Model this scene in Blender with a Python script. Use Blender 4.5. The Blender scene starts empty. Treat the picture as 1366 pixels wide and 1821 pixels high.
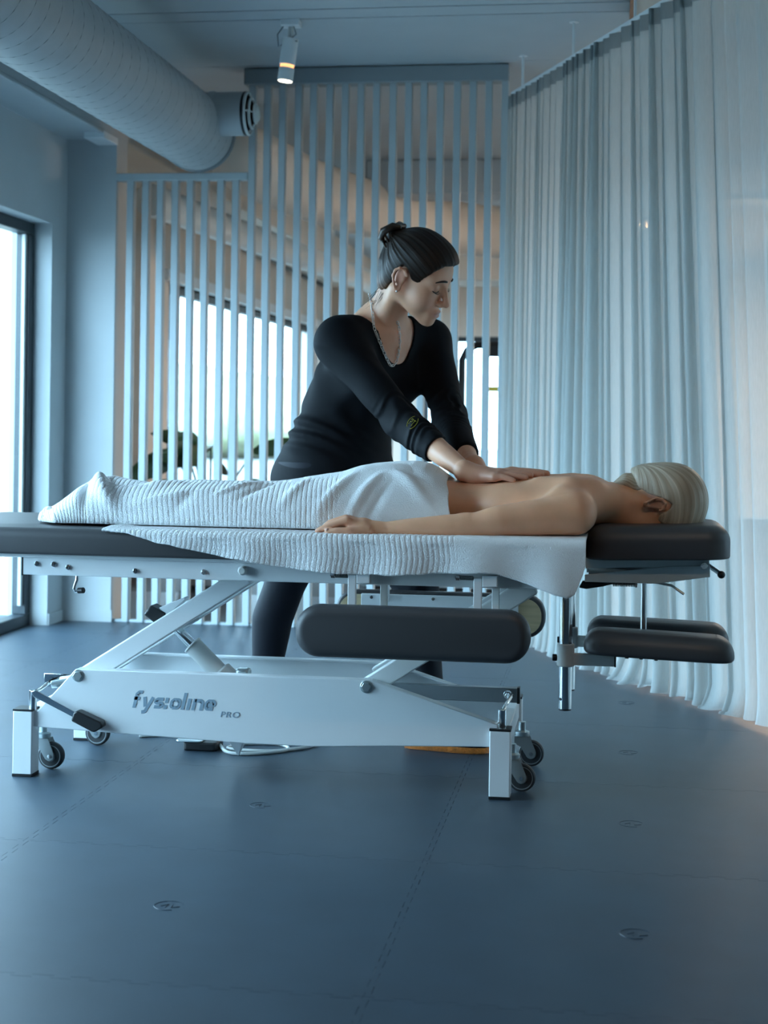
import bpy, bmesh, math, random
import numpy as np
from mathutils import Vector, Matrix, noise
from mathutils.bvhtree import BVHTree

# ------------------------------------------------------------------ camera
scene = bpy.context.scene
C = scene.collection
PI = math.pi
cam_data = bpy.data.cameras.new('camera')
cam = bpy.data.objects.new('camera', cam_data)
C.objects.link(cam)
cam_data.sensor_fit = 'HORIZONTAL'
cam_data.sensor_width = 36.0
cam_data.lens = 2800 / 1366 * 36.0
cam_data.shift_y = -166.5 / 1366
cam_data.clip_end = 300
cam.matrix_world = (Matrix.Translation((0, 0, 1.0)) @ Matrix.Rotation(math.radians(8.4), 4, 'Z')
                    @ Matrix.Rotation(math.radians(90), 4, 'X') @ Matrix.Rotation(0.0135, 4, 'Z'))
cam_data.dof.use_dof = True
cam_data.dof.focus_distance = 4.3
cam_data.dof.aperture_fstop = 5.6
scene.camera = cam

# ------------------------------------------------------------------ world, daylight, exposure
world = bpy.data.worlds.new('world'); scene.world = world
world.use_nodes = True
wn = world.node_tree; wn.nodes.clear()
bg = wn.nodes.new('ShaderNodeBackground'); wo = wn.nodes.new('ShaderNodeOutputWorld')
bg.inputs['Color'].default_value = (0.49, 0.775, 1.0, 1)      # overcast northern daylight
bg.inputs['Strength'].default_value = 14.5
wn.links.new(bg.outputs[0], wo.inputs[0])
vs = scene.view_settings
vs.view_transform = 'Standard'; vs.look = 'None'; vs.gamma = 1.0; vs.use_curve_mapping = False
vs.exposure = 0.3
def portal(name, loc, rot, sx, sy):                           # guides sky sampling through the window openings, the added right-hand one included
    l = bpy.data.lights.new(name, 'AREA'); l.shape = 'RECTANGLE'; l.size = sx; l.size_y = sy
    l.cycles.is_portal = True
    o = bpy.data.objects.new(name, l); C.objects.link(o); o.location = loc; o.rotation_euler = rot
WY0, WY1, WZ0, WZ1 = 2.6, 7.13, 0.0, 1.9                      # front window opening in the left wall
portal('daylight_portal', (-2.74, (WY0 + WY1) / 2, 0.97), (0, -PI / 2, 0), 1.86, WY1 - WY0)
portal('daylight_portal', (-3.2, 13.7, 1.05), (0, -PI / 2, 0), 1.75, 5.7)
portal('daylight_portal', (3.22, 6.3, 1.0), (0, PI / 2, 0), 1.9, 2.2)
portal('daylight_portal', (-1.65, 17.05, 1.1), (-PI / 2, 0, 0), 0.9, 1.6)

# ------------------------------------------------------------------ materials
def mat(name, col, rough=0.5, metal=0.0, bump=0.0, bscale=80.0, var=0.0, vscale=6.0, spec=0.5, sheen=0.0, coat=0.0, stretch=None, sss=0.0, col2=None):
    m = bpy.data.materials.new(name); m.use_nodes = True
    nt = m.node_tree; N = nt.nodes; Lk = nt.links
    b = N['Principled BSDF']
    b.inputs['Base Color'].default_value = (*col, 1); b.inputs['Roughness'].default_value = rough
    b.inputs['Metallic'].default_value = metal; b.inputs['Specular IOR Level'].default_value = spec
    b.inputs['Sheen Weight'].default_value = sheen; b.inputs['Coat Weight'].default_value = coat
    if sss:
        b.inputs['Subsurface Weight'].default_value = sss; b.inputs['Subsurface Scale'].default_value = 0.012
        b.inputs['Subsurface Radius'].default_value = (1.0, 0.4, 0.22)
    tc = N.new('ShaderNodeTexCoord'); mp = N.new('ShaderNodeMapping'); Lk.new(tc.outputs['Object'], mp.inputs[0])
    if stretch: mp.inputs['Scale'].default_value = stretch
    if var or col2:
        n = N.new('ShaderNodeTexNoise'); n.inputs['Scale'].default_value = vscale; n.inputs['Detail'].default_value = 5
        Lk.new(mp.outputs[0], n.inputs['Vector'])
        r = N.new('ShaderNodeMix'); r.data_type = 'RGBA'
        c2 = col2 if col2 else tuple(min(1, c * (1 + var)) for c in col)
        c1 = col if col2 else tuple(c * (1 - var) for c in col)
        r.inputs[6].default_value = (*c1, 1); r.inputs[7].default_value = (*c2, 1)
        mr = N.new('ShaderNodeMapRange'); mr.inputs['From Min'].default_value = 0.3; mr.inputs['From Max'].default_value = 0.7
        Lk.new(n.outputs['Fac'], mr.inputs['Value']); Lk.new(mr.outputs[0], r.inputs[0]); Lk.new(r.outputs[2], b.inputs['Base Color'])
    if bump:
        n2 = N.new('ShaderNodeTexNoise'); n2.inputs['Scale'].default_value = bscale; n2.inputs['Detail'].default_value = 3
        Lk.new(mp.outputs[0], n2.inputs['Vector'])
        bp = N.new('ShaderNodeBump'); bp.inputs['Strength'].default_value = bump; bp.inputs['Distance'].default_value = 0.004
        Lk.new(n2.outputs['Fac'], bp.inputs['Height']); Lk.new(bp.outputs[0], b.inputs['Normal'])
    return m
def emis(name, col, s):
    m = bpy.data.materials.new(name); m.use_nodes = True
    b = m.node_tree.nodes['Principled BSDF']
    b.inputs['Base Color'].default_value = (*col, 1)
    b.inputs['Emission Color'].default_value = (*col, 1); b.inputs['Emission Strength'].default_value = s
    return m
M = {}
M['floor'] = mat('rubber_floor', (0.040, 0.063, 0.087), 0.42, bump=0.14, bscale=420, var=0.10, vscale=7, spec=0.5)
M['wall'] = mat('wall_paint', (0.50, 0.535, 0.545), 0.85, bump=0.03, bscale=200, var=0.02)
M['ceil'] = mat('ceiling_paint', (0.50, 0.54, 0.56), 0.9, var=0.02)
M['dim'] = mat('dark_grey_paint', (0.22, 0.23, 0.235), 0.85, var=0.03)
M['beige'] = mat('beige_paint', (0.66, 0.60, 0.53), 0.85, var=0.05, vscale=2)
M['duct'] = mat('galvanised_duct', (0.42, 0.44, 0.445), 0.55, metal=0.1, var=0.05, vscale=9)
M['duct_seam'] = mat('duct_seam', (0.20, 0.22, 0.23), 0.6)
M['slat'] = mat('slat_paint', (0.47, 0.53, 0.55), 0.55, var=0.04, vscale=3)
M['slat_top'] = mat('slat_head_paint', (0.30, 0.335, 0.35), 0.6, var=0.04, vscale=3)
M['frame'] = mat('dark_window_frame', (0.018, 0.028, 0.036), 0.4, var=0.1)
M['white'] = mat('white_powder_coat', (0.80, 0.83, 0.84), 0.32, var=0.015, bump=0.02, bscale=500)
M['offwhite'] = mat('offwhite_plastic', (0.62, 0.64, 0.62), 0.45)
M['black'] = mat('black_plastic', (0.012, 0.013, 0.015), 0.42)
M['rubber'] = mat('dark_rubber', (0.025, 0.028, 0.032), 0.6)
M['wheel'] = mat('grey_wheel', (0.22, 0.25, 0.26), 0.5)
M['chrome'] = mat('chrome', (0.82, 0.84, 0.85), 0.09, metal=1.0)
M['steel'] = mat('zinc_steel', (0.55, 0.62, 0.63), 0.33, metal=0.85, var=0.08, vscale=12)
M['zinc'] = mat('zinc_plate', (0.62, 0.70, 0.72), 0.4, metal=0.25, var=0.06, vscale=14)
M['brushed'] = mat('brushed_grey_steel', (0.22, 0.25, 0.27), 0.35, metal=0.5)
M['darksteel'] = mat('dark_steel', (0.10, 0.11, 0.11), 0.4, metal=0.7)
M['vinyl'] = mat('charcoal_vinyl', (0.060, 0.059, 0.063), 0.45, bump=0.06, bscale=600, spec=0.5)
M['wood'] = mat('plywood', (0.58, 0.45, 0.27), 0.6, var=0.15, stretch=(1, 1, 14))
M['print'] = mat('grey_print', (0.27, 0.37, 0.45), 0.5)
M['towel'] = mat('terry_towel', (0.88, 0.90, 0.91), 0.95, bump=0.75, bscale=330, sheen=0.3, spec=0.1)
M['hole'] = mat('screw_hole', (0.12, 0.15, 0.17), 0.5)
def glass_mat():
    m = bpy.data.materials.new('window_glass'); m.use_nodes = True
    N = m.node_tree.nodes; Lk = m.node_tree.links; N.clear()
    o = N.new('ShaderNodeOutputMaterial'); mx = N.new('ShaderNodeMixShader'); t = N.new('ShaderNodeBsdfTransparent'); g = N.new('ShaderNodeBsdfGlossy')
    t.inputs['Color'].default_value = (0.93, 0.96, 0.97, 1); g.inputs['Roughness'].default_value = 0.02
    mx.inputs[0].default_value = 0.05
    Lk.new(t.outputs[0], mx.inputs[1]); Lk.new(g.outputs[0], mx.inputs[2]); Lk.new(mx.outputs[0], o.inputs[0])
    return m
M['glass'] = glass_mat()

# ------------------------------------------------------------------ mesh helpers
class B:
    def __init__(s): s.v = []; s.f = []
    def add(s, v, f):
        n = len(s.v); s.v += [tuple(p) for p in v]; s.f += [tuple(i + n for i in q) for q in f]; return s
    def box(s, x0, y0, z0, x1, y1, z1):
        return s.add([(x, y, z) for z in (z0, z1) for y in (y0, y1) for x in (x0, x1)],
                     [(0, 2, 3, 1), (4, 5, 7, 6), (0, 1, 5, 4), (2, 6, 7, 3), (0, 4, 6, 2), (1, 3, 7, 5)])
    def prism(s, poly, a, b, axis='y'):
        n = len(poly)
        if axis == 'y': v = [(p, a, q) for p, q in poly] + [(p, b, q) for p, q in poly]
        elif axis == 'z': v = [(p, q, a) for p, q in poly] + [(p, q, b) for p, q in poly]
        else: v = [(a, p, q) for p, q in poly] + [(b, p, q) for p, q in poly]
        return s.add(v, [tuple(range(n)), tuple(range(2 * n - 1, n - 1, -1))] + [(i, (i + 1) % n, n + (i + 1) % n, n + i) for i in range(n)])
    def tube(s, pts, r, n=12, cap=True):
        pts = [Vector(p) for p in pts]; m = len(pts)
        rs = r if isinstance(r, (list, tuple)) else [r] * m
        t0 = (pts[1] - pts[0]).normalized()
        up = Vector((0, 0, 1)) if abs(t0.z) < 0.9 else Vector((1, 0, 0))
        a = t0.cross(up).normalized(); V = []
        for i in range(m):
            t = ((pts[min(i + 1, m - 1)] - pts[max(i - 1, 0)])).normalized()
            a = (a - t * a.dot(t)).normalized(); b = t.cross(a)
            V += [pts[i] + (a * math.cos(2 * PI * k / n) + b * math.sin(2 * PI * k / n)) * rs[i] for k in range(n)]
        F_ = [(i * n + k, i * n + (k + 1) % n, (i + 1) * n + (k + 1) % n, (i + 1) * n + k) for i in range(m - 1) for k in range(n)]
        if cap: F_ += [tuple(range(n - 1, -1, -1)), tuple((m - 1) * n + k for k in range(n))]
        return s.add(V, F_)
    def cyl(s, p0, p1, r0, r1=None, n=20): return s.tube([p0, p1], [r0, r0 if r1 is None else r1], n)
    def lathe(s, prof, c, axis='z', n=24):
        V = []
        for r, h in prof:
            for k in range(n):
                u, w = r * math.cos(2 * PI * k / n), r * math.sin(2 * PI * k / n)
                V.append({'z': (c[0] + u, c[1] + w, c[2] + h), 'y': (c[0] + u, c[1] + h, c[2] + w), 'x': (c[0] + h, c[1] + u, c[2] + w)}[axis])
        m = len(prof)
        return s.add(V, [(i * n + k, i * n + (k + 1) % n, (i + 1) * n + (k + 1) % n, (i + 1) * n + k) for i in range(m - 1) for k in range(n)]
                     + [tuple(range(n)), tuple((m - 1) * n + k for k in range(n))])
    def grid(s, V, nu, nv, close=False):
        F_ = []
        for i in range(nu - 1):
            for j in range(nv - 1): F_.append((i * nv + j, i * nv + j + 1, (i + 1) * nv + j + 1, (i + 1) * nv + j))
            if close: F_.append((i * nv + nv - 1, i * nv, (i + 1) * nv, (i + 1) * nv + nv - 1))
        return s.add(V, F_)
    def quadstrip(s, V, F_): return s.add(V, F_)
def puff(outline, t0, t1, e0, e1, fn, seg=5):
    """padded slab: outline (2-D, ccw) extruded t0..t1 with rounded edges e0 / e1; fn(u, v, t) -> xyz"""
    n = len(outline); P = [Vector(p) for p in outline]; nr = []
    for i in range(n):
        d = (P[(i + 1) % n] - P[i - 1]).normalized(); nr.append(Vector((d.y, -d.x)))
    lay = []
    for k in range(seg + 1):
        a = PI / 2 * k / seg
        if e0 > 0: lay.append((e0 * (1 - math.sin(a)), t0 + (e0 * (1 - math.cos(a)) if t1 > t0 else -e0 * (1 - math.cos(a)))))
    if e0 <= 0: lay.append((0, t0))
    sg = 1 if t1 > t0 else -1
    for k in range(seg, -1, -1):
        a = PI / 2 * k / seg
        if e1 > 0: lay.append((e1 * (1 - math.sin(a)), t1 - sg * e1 * (1 - math.cos(a))))
    if e1 <= 0: lay.append((0, t1))
    b = B(); V = []
    for ins, t in lay:
        for i in range(n): q = P[i] - nr[i] * ins; V.append(fn(q.x, q.y, t))
    m = len(lay)
    b.add(V, [(i * n + k, i * n + (k + 1) % n, (i + 1) * n + (k + 1) % n, (i + 1) * n + k) for i in range(m - 1) for k in range(n)]
          + [tuple(range(n - 1, -1, -1)), tuple((m - 1) * n + k for k in range(n))])
    return b
def rrect(x0, y0, x1, y1, r, seg=6):
    o = []
    for cx, cy, a0 in ((x1 - r, y0 + r, -90), (x1 - r, y1 - r, 0), (x0 + r, y1 - r, 90), (x0 + r, y0 + r, 180)):
        for k in range(seg + 1):
            a = math.radians(a0 + 90 * k / seg); o.append((cx + r * math.cos(a), cy + r * math.sin(a)))
    return o
WL = {}                                                        # world origin of every object built
def link(o, parent=None, org=(0, 0, 0)):
    C.objects.link(o); WL[o.name] = Vector(org)
    if parent is not None:
        o.parent = parent; o.location = Vector(org) - WL[parent.name]
    else: o.location = org
    return o
def empty(name, loc, label=None, cat=None, group=None):
    o = bpy.data.objects.new(name, None); o.empty_display_size = 0.1
    link(o, None, loc); return tag(o, label, cat, group)
def tag(o, label=None, cat=None, group=None, kind=None):
    if label: o['label'] = label
    if cat: o['category'] = cat
    if group: o['group'] = group
    if kind: o['kind'] = kind
    return o
def mk(name, b, m, parent=None, bevel=0.0, smooth=None, org=None, seg=2, sub=0, sang=40):
    v = np.array(b.v if isinstance(b, B) else b[0], dtype=float); f = b.f if isinstance(b, B) else b[1]
    if org is None: org = ((v[:, 0].min() + v[:, 0].max()) / 2, (v[:, 1].min() + v[:, 1].max()) / 2, v[:, 2].min())
    me = bpy.data.meshes.new(name); me.from_pydata((v - np.array(org)).tolist(), [], f)
    if len(f) < 60000:
        bm = bmesh.new(); bm.from_mesh(me); bmesh.ops.recalc_face_normals(bm, faces=bm.faces); bm.to_mesh(me); bm.free()
    for mm in (m if isinstance(m, (list, tuple)) else [m]): me.materials.append(M[mm] if isinstance(mm, str) else mm)
    o = bpy.data.objects.new(name, me); link(o, parent, org)
    if smooth is True: me.shade_smooth()
    elif smooth == 'auto' or bevel: me.shade_smooth(); me.set_sharp_from_angle(angle=math.radians(sang))
    if bevel:
        md = o.modifiers.new('bevel', 'BEVEL'); md.width = bevel; md.segments = seg; md.limit_method = 'ANGLE'; md.angle_limit = math.radians(35)
    if sub:
        md = o.modifiers.new('subsurf', 'SUBSURF'); md.levels = sub; md.render_levels = sub
    return o
def struct(o): o['kind'] = 'structure'; return o
def inst(src, name, parent, org):                              # a copy that shares mesh data
    o = bpy.data.objects.new(name, src.data); link(o, parent, org)
    for md in src.modifiers:
        n = o.modifiers.new(md.name, md.type)
        if md.type == 'BEVEL': n.width = md.width; n.segments = md.segments; n.limit_method = md.limit_method; n.angle_limit = md.angle_limit
    return o
# ================================================================== THE ROOM
CZ = 2.66
# floor: sub-base with interlocking rubber tiles laid on it
fl = struct(mk('floor', B().box(-3.4, -1.6, -0.06, 3.4, 17.2, -0.012), 'rubber'))
TX, TY = 0.94, 0.85
def tile_outline(w, h, teeth=13, d=0.012):
    g = 0.0005; o = []
    def edge(p, q, sgn):
        dx, dy = q[0] - p[0], q[1] - p[1]; L_ = math.hypot(dx, dy); ux, uy = dx / L_, dy / L_; nx, ny = uy, -ux
        for k in range(teeth):
            for fr, off in ((0.0, 0), (0.28, 0), (0.22, 1), (0.78, 1), (0.72, 0)):
                t = (k + fr) / teeth * L_
                a = (d * off * sgn) - g
                o.append((p[0] + ux * t + nx * a, p[1] + uy * t + ny * a))
    edge((0, 0), (w, 0), 1); edge((w, 0), (w, h), 1); edge((w, h), (0, h), -1); edge((0, h), (0, 0), -1)
    return o
first = None
X0, Y0 = -0.42 - 3 * TX, 4.39 - 5 * TY
nt_ = 0
for i in range(-1, 7):
    for j in range(-1, 10):
        x, y = X0 + i * TX, Y0 + j * TY
        if x < -3.4 or x + TX > 3.5: continue
        if first is None:
            first = mk('floor_tile', B().prism(tile_outline(TX, TY), -0.012, 0.0, 'z'), 'floor', fl, org=(0, 0, 0))
            first.location = Vector((x, y, 0)) - WL['floor']; WL[first.name] = Vector((x, y, 0))
        else:
            inst(first, 'floor_tile', fl, (x, y, 0))
        if y > 1.5 and y < 6 and -2.6 < x < 1.2:               # small raised maker's mark in the middle of each tile
            cx, cy = x + TX / 2, y + TY / 2
            b = B(); pts = [(cx + 0.030 * math.cos(a), cy + 0.030 * math.sin(a), 0.0001) for a in [PI * 0.15 + k * PI * 1.5 / 20 for k in range(21)]]
            b.tube(pts, 0.0008, 5)
            b.tube([(cx - 0.016, cy - 0.004, 0.0001), (cx - 0.002, cy + 0.008, 0.0001), (cx - 0.004, cy - 0.012, 0.0001)], 0.0009, 5)
            b.tube([(cx + 0.006, cy + 0.008, 0.0001), (cx + 0.008, cy - 0.012, 0.0001), (cx + 0.024, cy - 0.004, 0.0001)], 0.0009, 5)
            mk('embossed_mark', b, 'floor', fl)

# left wall with the tall window opening
b = B()
b.box(-2.85, -1.6, 0, -2.65, WY0, CZ); b.box(-2.85, WY0, WZ1, -2.65, WY1, CZ); b.box(-2.85, WY1 + 0.0, 0, -2.65, 7.5, CZ)
struct(mk('wall_left', b, 'wall'))
struct(mk('wall_return', B().box(-2.85, 7.33, 0, -2.405, 7.5, CZ), 'wall'))
b = B(); b.box(-2.655, 7.135, 0, -2.642, 7.322, 0.055); b.box(-2.642, 7.322, 0, -2.398, 7.335, 0.055)
struct(mk('baseboard_left', b, 'wall'))
struct(mk('wall_behind', B().box(-2.85, -1.75, 0, 3.4, -1.6, CZ), 'dim'))
b = B(); b.box(3.2, -1.6, 0, 3.4, 5.2, CZ); b.box(3.2, 7.4, 0, 3.4, 17.2, CZ); b.box(3.2, 5.2, 1.95, 3.4, 7.4, CZ)
struct(mk('wall_right', b, 'dim'))
b = B(); b.box(-3.4, -1.75, CZ, 3.4, 6.285, CZ + 0.1); b.box(-3.4, 6.30, CZ, 3.4, 6.435, CZ + 0.1); b.box(-3.4, 6.447, CZ, 3.4, 7.28, CZ + 0.1); b.box(-3.4, 7.287, CZ, 3.4, 17.3, CZ + 0.1)
b.box(-3.4, -1.7, CZ + 0.012, 3.4, 17.2, CZ + 0.11)
struct(mk('ceiling', b, 'ceil'))
# boxed-in bulkhead along the top of the left wall
b = B(); b.box(-2.66, -1.6, 2.33, -2.405, 7.34, CZ)
struct(mk('trim_1', b, 'wall', bevel=0.006))
mk('trim_cap', B().box(-2.50, 7.12, 2.30, -2.398, 7.33, 2.335), 'white', bpy.data.objects['trim_1'], bevel=0.004)
mk('trim_edge', B().box(-2.425, -1.6, 2.322, -2.40, 7.12, 2.34), 'wall', bpy.data.objects['trim_1'], bevel=0.004)

def window(name, x, y0, y1, z0, z1, mull, depth=0.07, fw=0.075):
    w = struct(empty(name, (x, (y0 + y1) / 2, z0)))
    def fr(n, *a): return mk(n, B().box(*a), 'frame', w, bevel=0.004)
    fr('window_frame', x - depth, y0, z0, x, y1, z0 + fw); fr('window_frame', x - depth, y0, z1 - fw, x, y1, z1)
    fr('window_frame', x - depth, y0, z0 + fw, x, y0 + fw, z1 - fw); fr('window_frame', x - depth, y1 - fw, z0 + fw, x, y1, z1 - fw)
    e = [y0 + fw] + mull + [y1 - fw]
    for m_ in mull: fr('mullion', x - depth, m_ - 0.045, z0 + fw, x, m_ + 0.045, z1 - fw)
    for a, c in zip(e[:-1], e[1:]):
        aa = a + (0.045 if a in mull else 0); cc = c - (0.045 if c in mull else 0)
        mk('pane', B().box(x - depth * 0.55, aa, z0 + fw, x - depth * 0.4, cc, z1 - fw), 'glass', w)
    return w
w1 = window('window_1', -2.735, WY0, WY1, WZ0, WZ1, [3.2, 4.5, 5.8], 0.07, 0.055)
w4 = window('added_window', 3.31, 5.2, 7.4, 0.0, 1.95, [6.3], 0.07, 0.06)  # unseen window, added so daylight brightens the sheer curtain from behind
# inner lining strip of the sash that catches the light
mk('window_bead', B().box(-2.765, 7.045, 0.1, -2.75, 7.07, 1.84), 'offwhite', w1)
struct(mk('trim_2', B().box(-2.85, WY0, -0.012, -2.81, WY1, 0.012), 'frame'))

# ------------------------------------------------------------------ the room behind the screen
b = B(); b.box(-3.36, 7.45, 0, -2.84, 7.5, CZ); b.box(-3.36, 7.5, 0, -3.16, 10.85, CZ); b.box(-3.36, 10.85, 1.95, -3.16, 16.55, CZ); b.box(-3.36, 10.85, 0, -3.16, 16.55, 0.22); b.box(-3.36, 16.55, 0, -3.16, 17.2, CZ)
struct(mk('wall_back_left', b, 'beige'))
window('window_2', -3.20, 10.85, 16.55, 0.22, 1.95, [11.25, 13.1, 15.78], 0.07, 0.06)
struct(mk('trim_3', B().box(-3.22, 10.7, 1.95, -3.12, 16.6, 2.03), 'white'))
b = B(); b.box(-3.36, 17.05, 0, -2.1, 17.2, CZ); b.box(-1.2, 17.05, 0, 3.4, 17.2, CZ); b.box(-2.1, 17.05, 0, -1.2, 17.2, 0.3); b.box(-2.1, 17.05, 1.9, -1.2, 17.2, CZ)
struct(mk('wall_far', b, 'beige'))
wf = struct(empty('window_3', (-1.65, 17.1, 0.3)))
for x in (-2.1, -1.27): mk('window_frame', B().box(x, 17.07, 0.36, x + 0.07, 17.13, 1.84), 'frame', wf)
mk('window_frame', B().box(-2.1, 17.07, 1.84, -1.2, 17.13, 1.9), 'frame', wf); mk('window_frame', B().box(-2.1, 17.07, 0.3, -1.2, 17.13, 0.36), 'frame', wf)
mk('pane', B().box(-2.03, 17.095, 0.36, -1.27, 17.105, 1.84), 'glass', wf)
# pillar, dropped beams
struct(mk('trim_4', B().box(-3.16, 9.55, 0, -2.92, 9.85, CZ), 'beige'))
struct(mk('trim_5', B().box(-1.62, 10.0, 2.44, 3.2, 10.35, CZ), 'ceil', bevel=0.01))
struct(mk('trim_6', B().box(-3.16, 7.5, 2.42, -2.55, 17.05, CZ), 'beige', bevel=0.01))
struct(mk('trim_7', B().box(-1.4, 13.0, 2.15, -0.2, 13.6, CZ), 'beige', bevel=0.01))

# ------------------------------------------------------------------ outdoors, seen washed out through the glass
M['snow'] = mat('pale_paving', (0.15, 0.15, 0.14), 0.9, var=0.1, vscale=0.4)
M['hedge'] = mat('pale_foliage', (0.32, 0.34, 0.20), 0.9, var=0.4, vscale=2)
struct(mk('ground_outside', B().box(-60, -20, -0.25, 20, 60, -0.13), 'snow'))
# ================================================================== SLATTED SCREEN
scr = empty('slatted_screen', (-1.45, 7.36, 0), 'tall pale slatted room divider of vertical bars behind the masseuse, reaching the ceiling', 'room divider')
SW = 0.033
tall = [-1.739, -1.666, -1.593, -1.516, -1.442, -1.365, -1.29, -1.215, -1.14, -1.061, -0.987, -0.914, -0.837, -0.757, -0.683, -0.609, -0.533]
short = [-2.337, -2.261, -2.188, -2.114, -2.04, -1.968, -1.89, -1.816]
s0 = None
for xs_, h in ((tall, 2.585), (short, 2.135)):
    src = None
    for x in xs_:
        if src is None: src = mk('slat', B().box(x - SW / 2, 7.335, 0.0, x + SW / 2, 7.385, h), 'slat', scr, bevel=0.003)
        else: inst(src, 'slat', scr, (x, 7.36, 0.0))
mk('head_board', B().box(-1.775, 7.31, 2.58, -0.516, 7.41, 2.655), 'slat_top', scr, bevel=0.004)
mk('short_top_rail', B().box(-2.405, 7.33, 2.13, -1.756, 7.39, 2.165), 'slat', scr, bevel=0.003)
mk('floor_plate', B().box(-2.405, 7.345, 0.0, -0.516, 7.375, 0.012), 'slat', scr)

# ================================================================== VENTILATION DUCT
DX, DZ, DR = -1.965, 2.325, 0.174
du = empty('ventilation_duct', (DX, 3, DZ - DR), 'large round spiral-seam ventilation duct below the ceiling with a nozzle branch at its end', 'duct')
mk('pipe', B().lathe([(DR, -1.5), (DR, 0.5), (DR, 2.5), (DR, 4.5), (DR, 7.19), (DR - 0.01, 7.2)], (DX, 0, DZ), 'y', 64), 'duct', du, smooth='auto')
b = B(); pts = []
for k in range(1600):
    y = 1.0 + 6.1 * k / 1599; a = 2 * PI * (y - 1.0) / 0.105
    pts.append((DX + (DR + 0.0002) * math.cos(a), y, DZ + (DR + 0.0002) * math.sin(a)))
b.tube(pts, 0.0011, 4, False); mk('spiral_seam', b, 'duct_seam', du, smooth=True)
b = B(); b.lathe([(DR, 7.17), (DR + 0.006, 7.175), (DR + 0.006, 7.205), (DR, 7.21)], (DX, 0, DZ), 'y', 64); mk('end_collar', b, 'duct_seam', du, smooth='auto')
BX, BY, BZ = -1.69, 6.98, 2.375
br = mk('branch_pipe', B().lathe([(0.099, -0.2), (0.099, -0.1), (0.099, 0.0)], (BX, BY, BZ), 'x', 48), 'duct', du, smooth='auto')
mk('branch_collar', B().lathe([(0.103, -0.155), (0.104, -0.145), (0.103, -0.135), (0.1, -0.13)], (BX, BY, BZ), 'x', 48), 'duct', br, smooth='auto')
nz = mk('nozzle', B().lathe([(0.096, 0.0), (0.1, 0.004), (0.1, 0.012), (0.094, 0.014), (0.09, 0.006), (0.078, 0.006)], (BX, BY, BZ), 'x', 48), 'black', du, smooth='auto')
for r, h in ((0.093, 0.018), (0.066, 0.034), (0.04, 0.052)):
    t_ = [(r + 0.007 * math.cos(a), h + 0.007 * math.sin(a)) for a in [2 * PI * k / 8 for k in range(9)]]
    mk('nozzle_ring', B().lathe(t_, (BX, BY, BZ), 'x', 48), 'offwhite', nz, smooth='auto')
b = B()
for a in (0, PI / 2, PI, 1.5 * PI): mk("nozzle_spoke", B().tube([(BX + 0.018, BY + 0.09 * math.cos(a), BZ + 0.09 * math.sin(a)), (BX + 0.052, BY + 0.04 * math.cos(a), BZ + 0.04 * math.sin(a))], 0.004, 6), "offwhite", nz)
mk('nozzle_disc', B().lathe([(0.038, 0.05), (0.038, 0.062), (0.03, 0.068)], (BX, BY, BZ), 'x', 32), 'offwhite', nz, smooth='auto')
# suspension straps
for y in (3.4, 5.6):
    b = B(); b.box(DX - 0.012, y, DZ + DR - 0.002, DX + 0.012, y + 0.002, CZ); mk('hanger_strap', b, 'steel', du)

# ================================================================== TRACK SPOTLIGHT
M['lamp_hot'] = emis('lamp_lens', (1.0, 0.86, 0.62), 6.0)
M['lamp_gap'] = emis('lamp_gap', (1.0, 0.42, 0.16), 1.6)
def track_spot(x, y, label, aim, energy, cables=True):
    sp = empty('track_spotlight', (x, y - 0.02, 2.66), label, 'spotlight', 'white track spotlights')
    top = Vector((x - 0.002, y, 2.595)); d = (Vector(aim) - top).normalized()
    def P_(t): return top + d * (0.192 * t)
    b = B(); b.box(x - 0.04, y - 0.04, 2.635, x + 0.04, y + 0.03, 2.66); mk('adapter', b, 'white', sp, bevel=0.003)
    mk('swivel', B().tube([(x - 0.002, y, 2.64), (x - 0.002, y, 2.59)], 0.012, 10), 'offwhite', sp)
    if cables:
        mk('cable', B().tube([(x - 0.03, y - 0.01, 2.64), (x - 0.055, y - 0.02, 2.60), (x - 0.05, y - 0.02, 2.55), (x - 0.035, y - 0.01, 2.56)], 0.003, 6), 'wheel', sp, smooth=True)
        mk('cable', B().tube([(x + 0.01, y - 0.01, 2.64), (x + 0.025, y - 0.02, 2.6), (x - 0.005, y - 0.02, 2.575), (x + 0.03, y - 0.02, 2.57)], 0.003, 6), 'wheel', sp, smooth=True)
    mk('upper_housing', B().cyl(P_(0.05), P_(0.62), 0.034, n=32), 'white', sp, bevel=0.002)
    mk('glowing_gap', B().cyl(P_(0.62), P_(0.69), 0.029, n=32), 'lamp_gap', sp)
    mk('lower_housing', B().cyl(P_(0.69), P_(0.97), 0.033, n=32), 'white', sp, bevel=0.002)
    mk('lens', B().cyl(P_(0.965), P_(0.985), 0.029, n=32), 'lamp_hot', sp)
    L_ = bpy.data.lights.new('spotlight_beam', 'SPOT'); L_.energy = energy; L_.color = (1.0, 0.72, 0.45); L_.spot_size = 1.1; L_.spot_blend = 0.8; L_.shadow_soft_size = 0.06
    lo = bpy.data.objects.new('spotlight_beam', L_); link(lo, sp, P_(1.04)); lo.rotation_euler = d.to_track_quat('-Z', 'Y').to_euler()
track_spot(-1.37, 6.47, 'white cylindrical ceiling spotlight glowing warm, in front of the slatted screen', (-1.49, 6.47, 1.6), 6)
# unseen spotlights of the same type, added as warm fill on the patient
track_spot(0.75, 2.45, 'added unseen fill spotlight above the camera, right-hand of the pair', (-0.05, 4.3, 0.70), 12, False)
track_spot(0.05, 2.45, 'added unseen fill spotlight above the camera, left-hand of the pair', (-0.35, 4.4, 0.6), 6, False)

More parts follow.
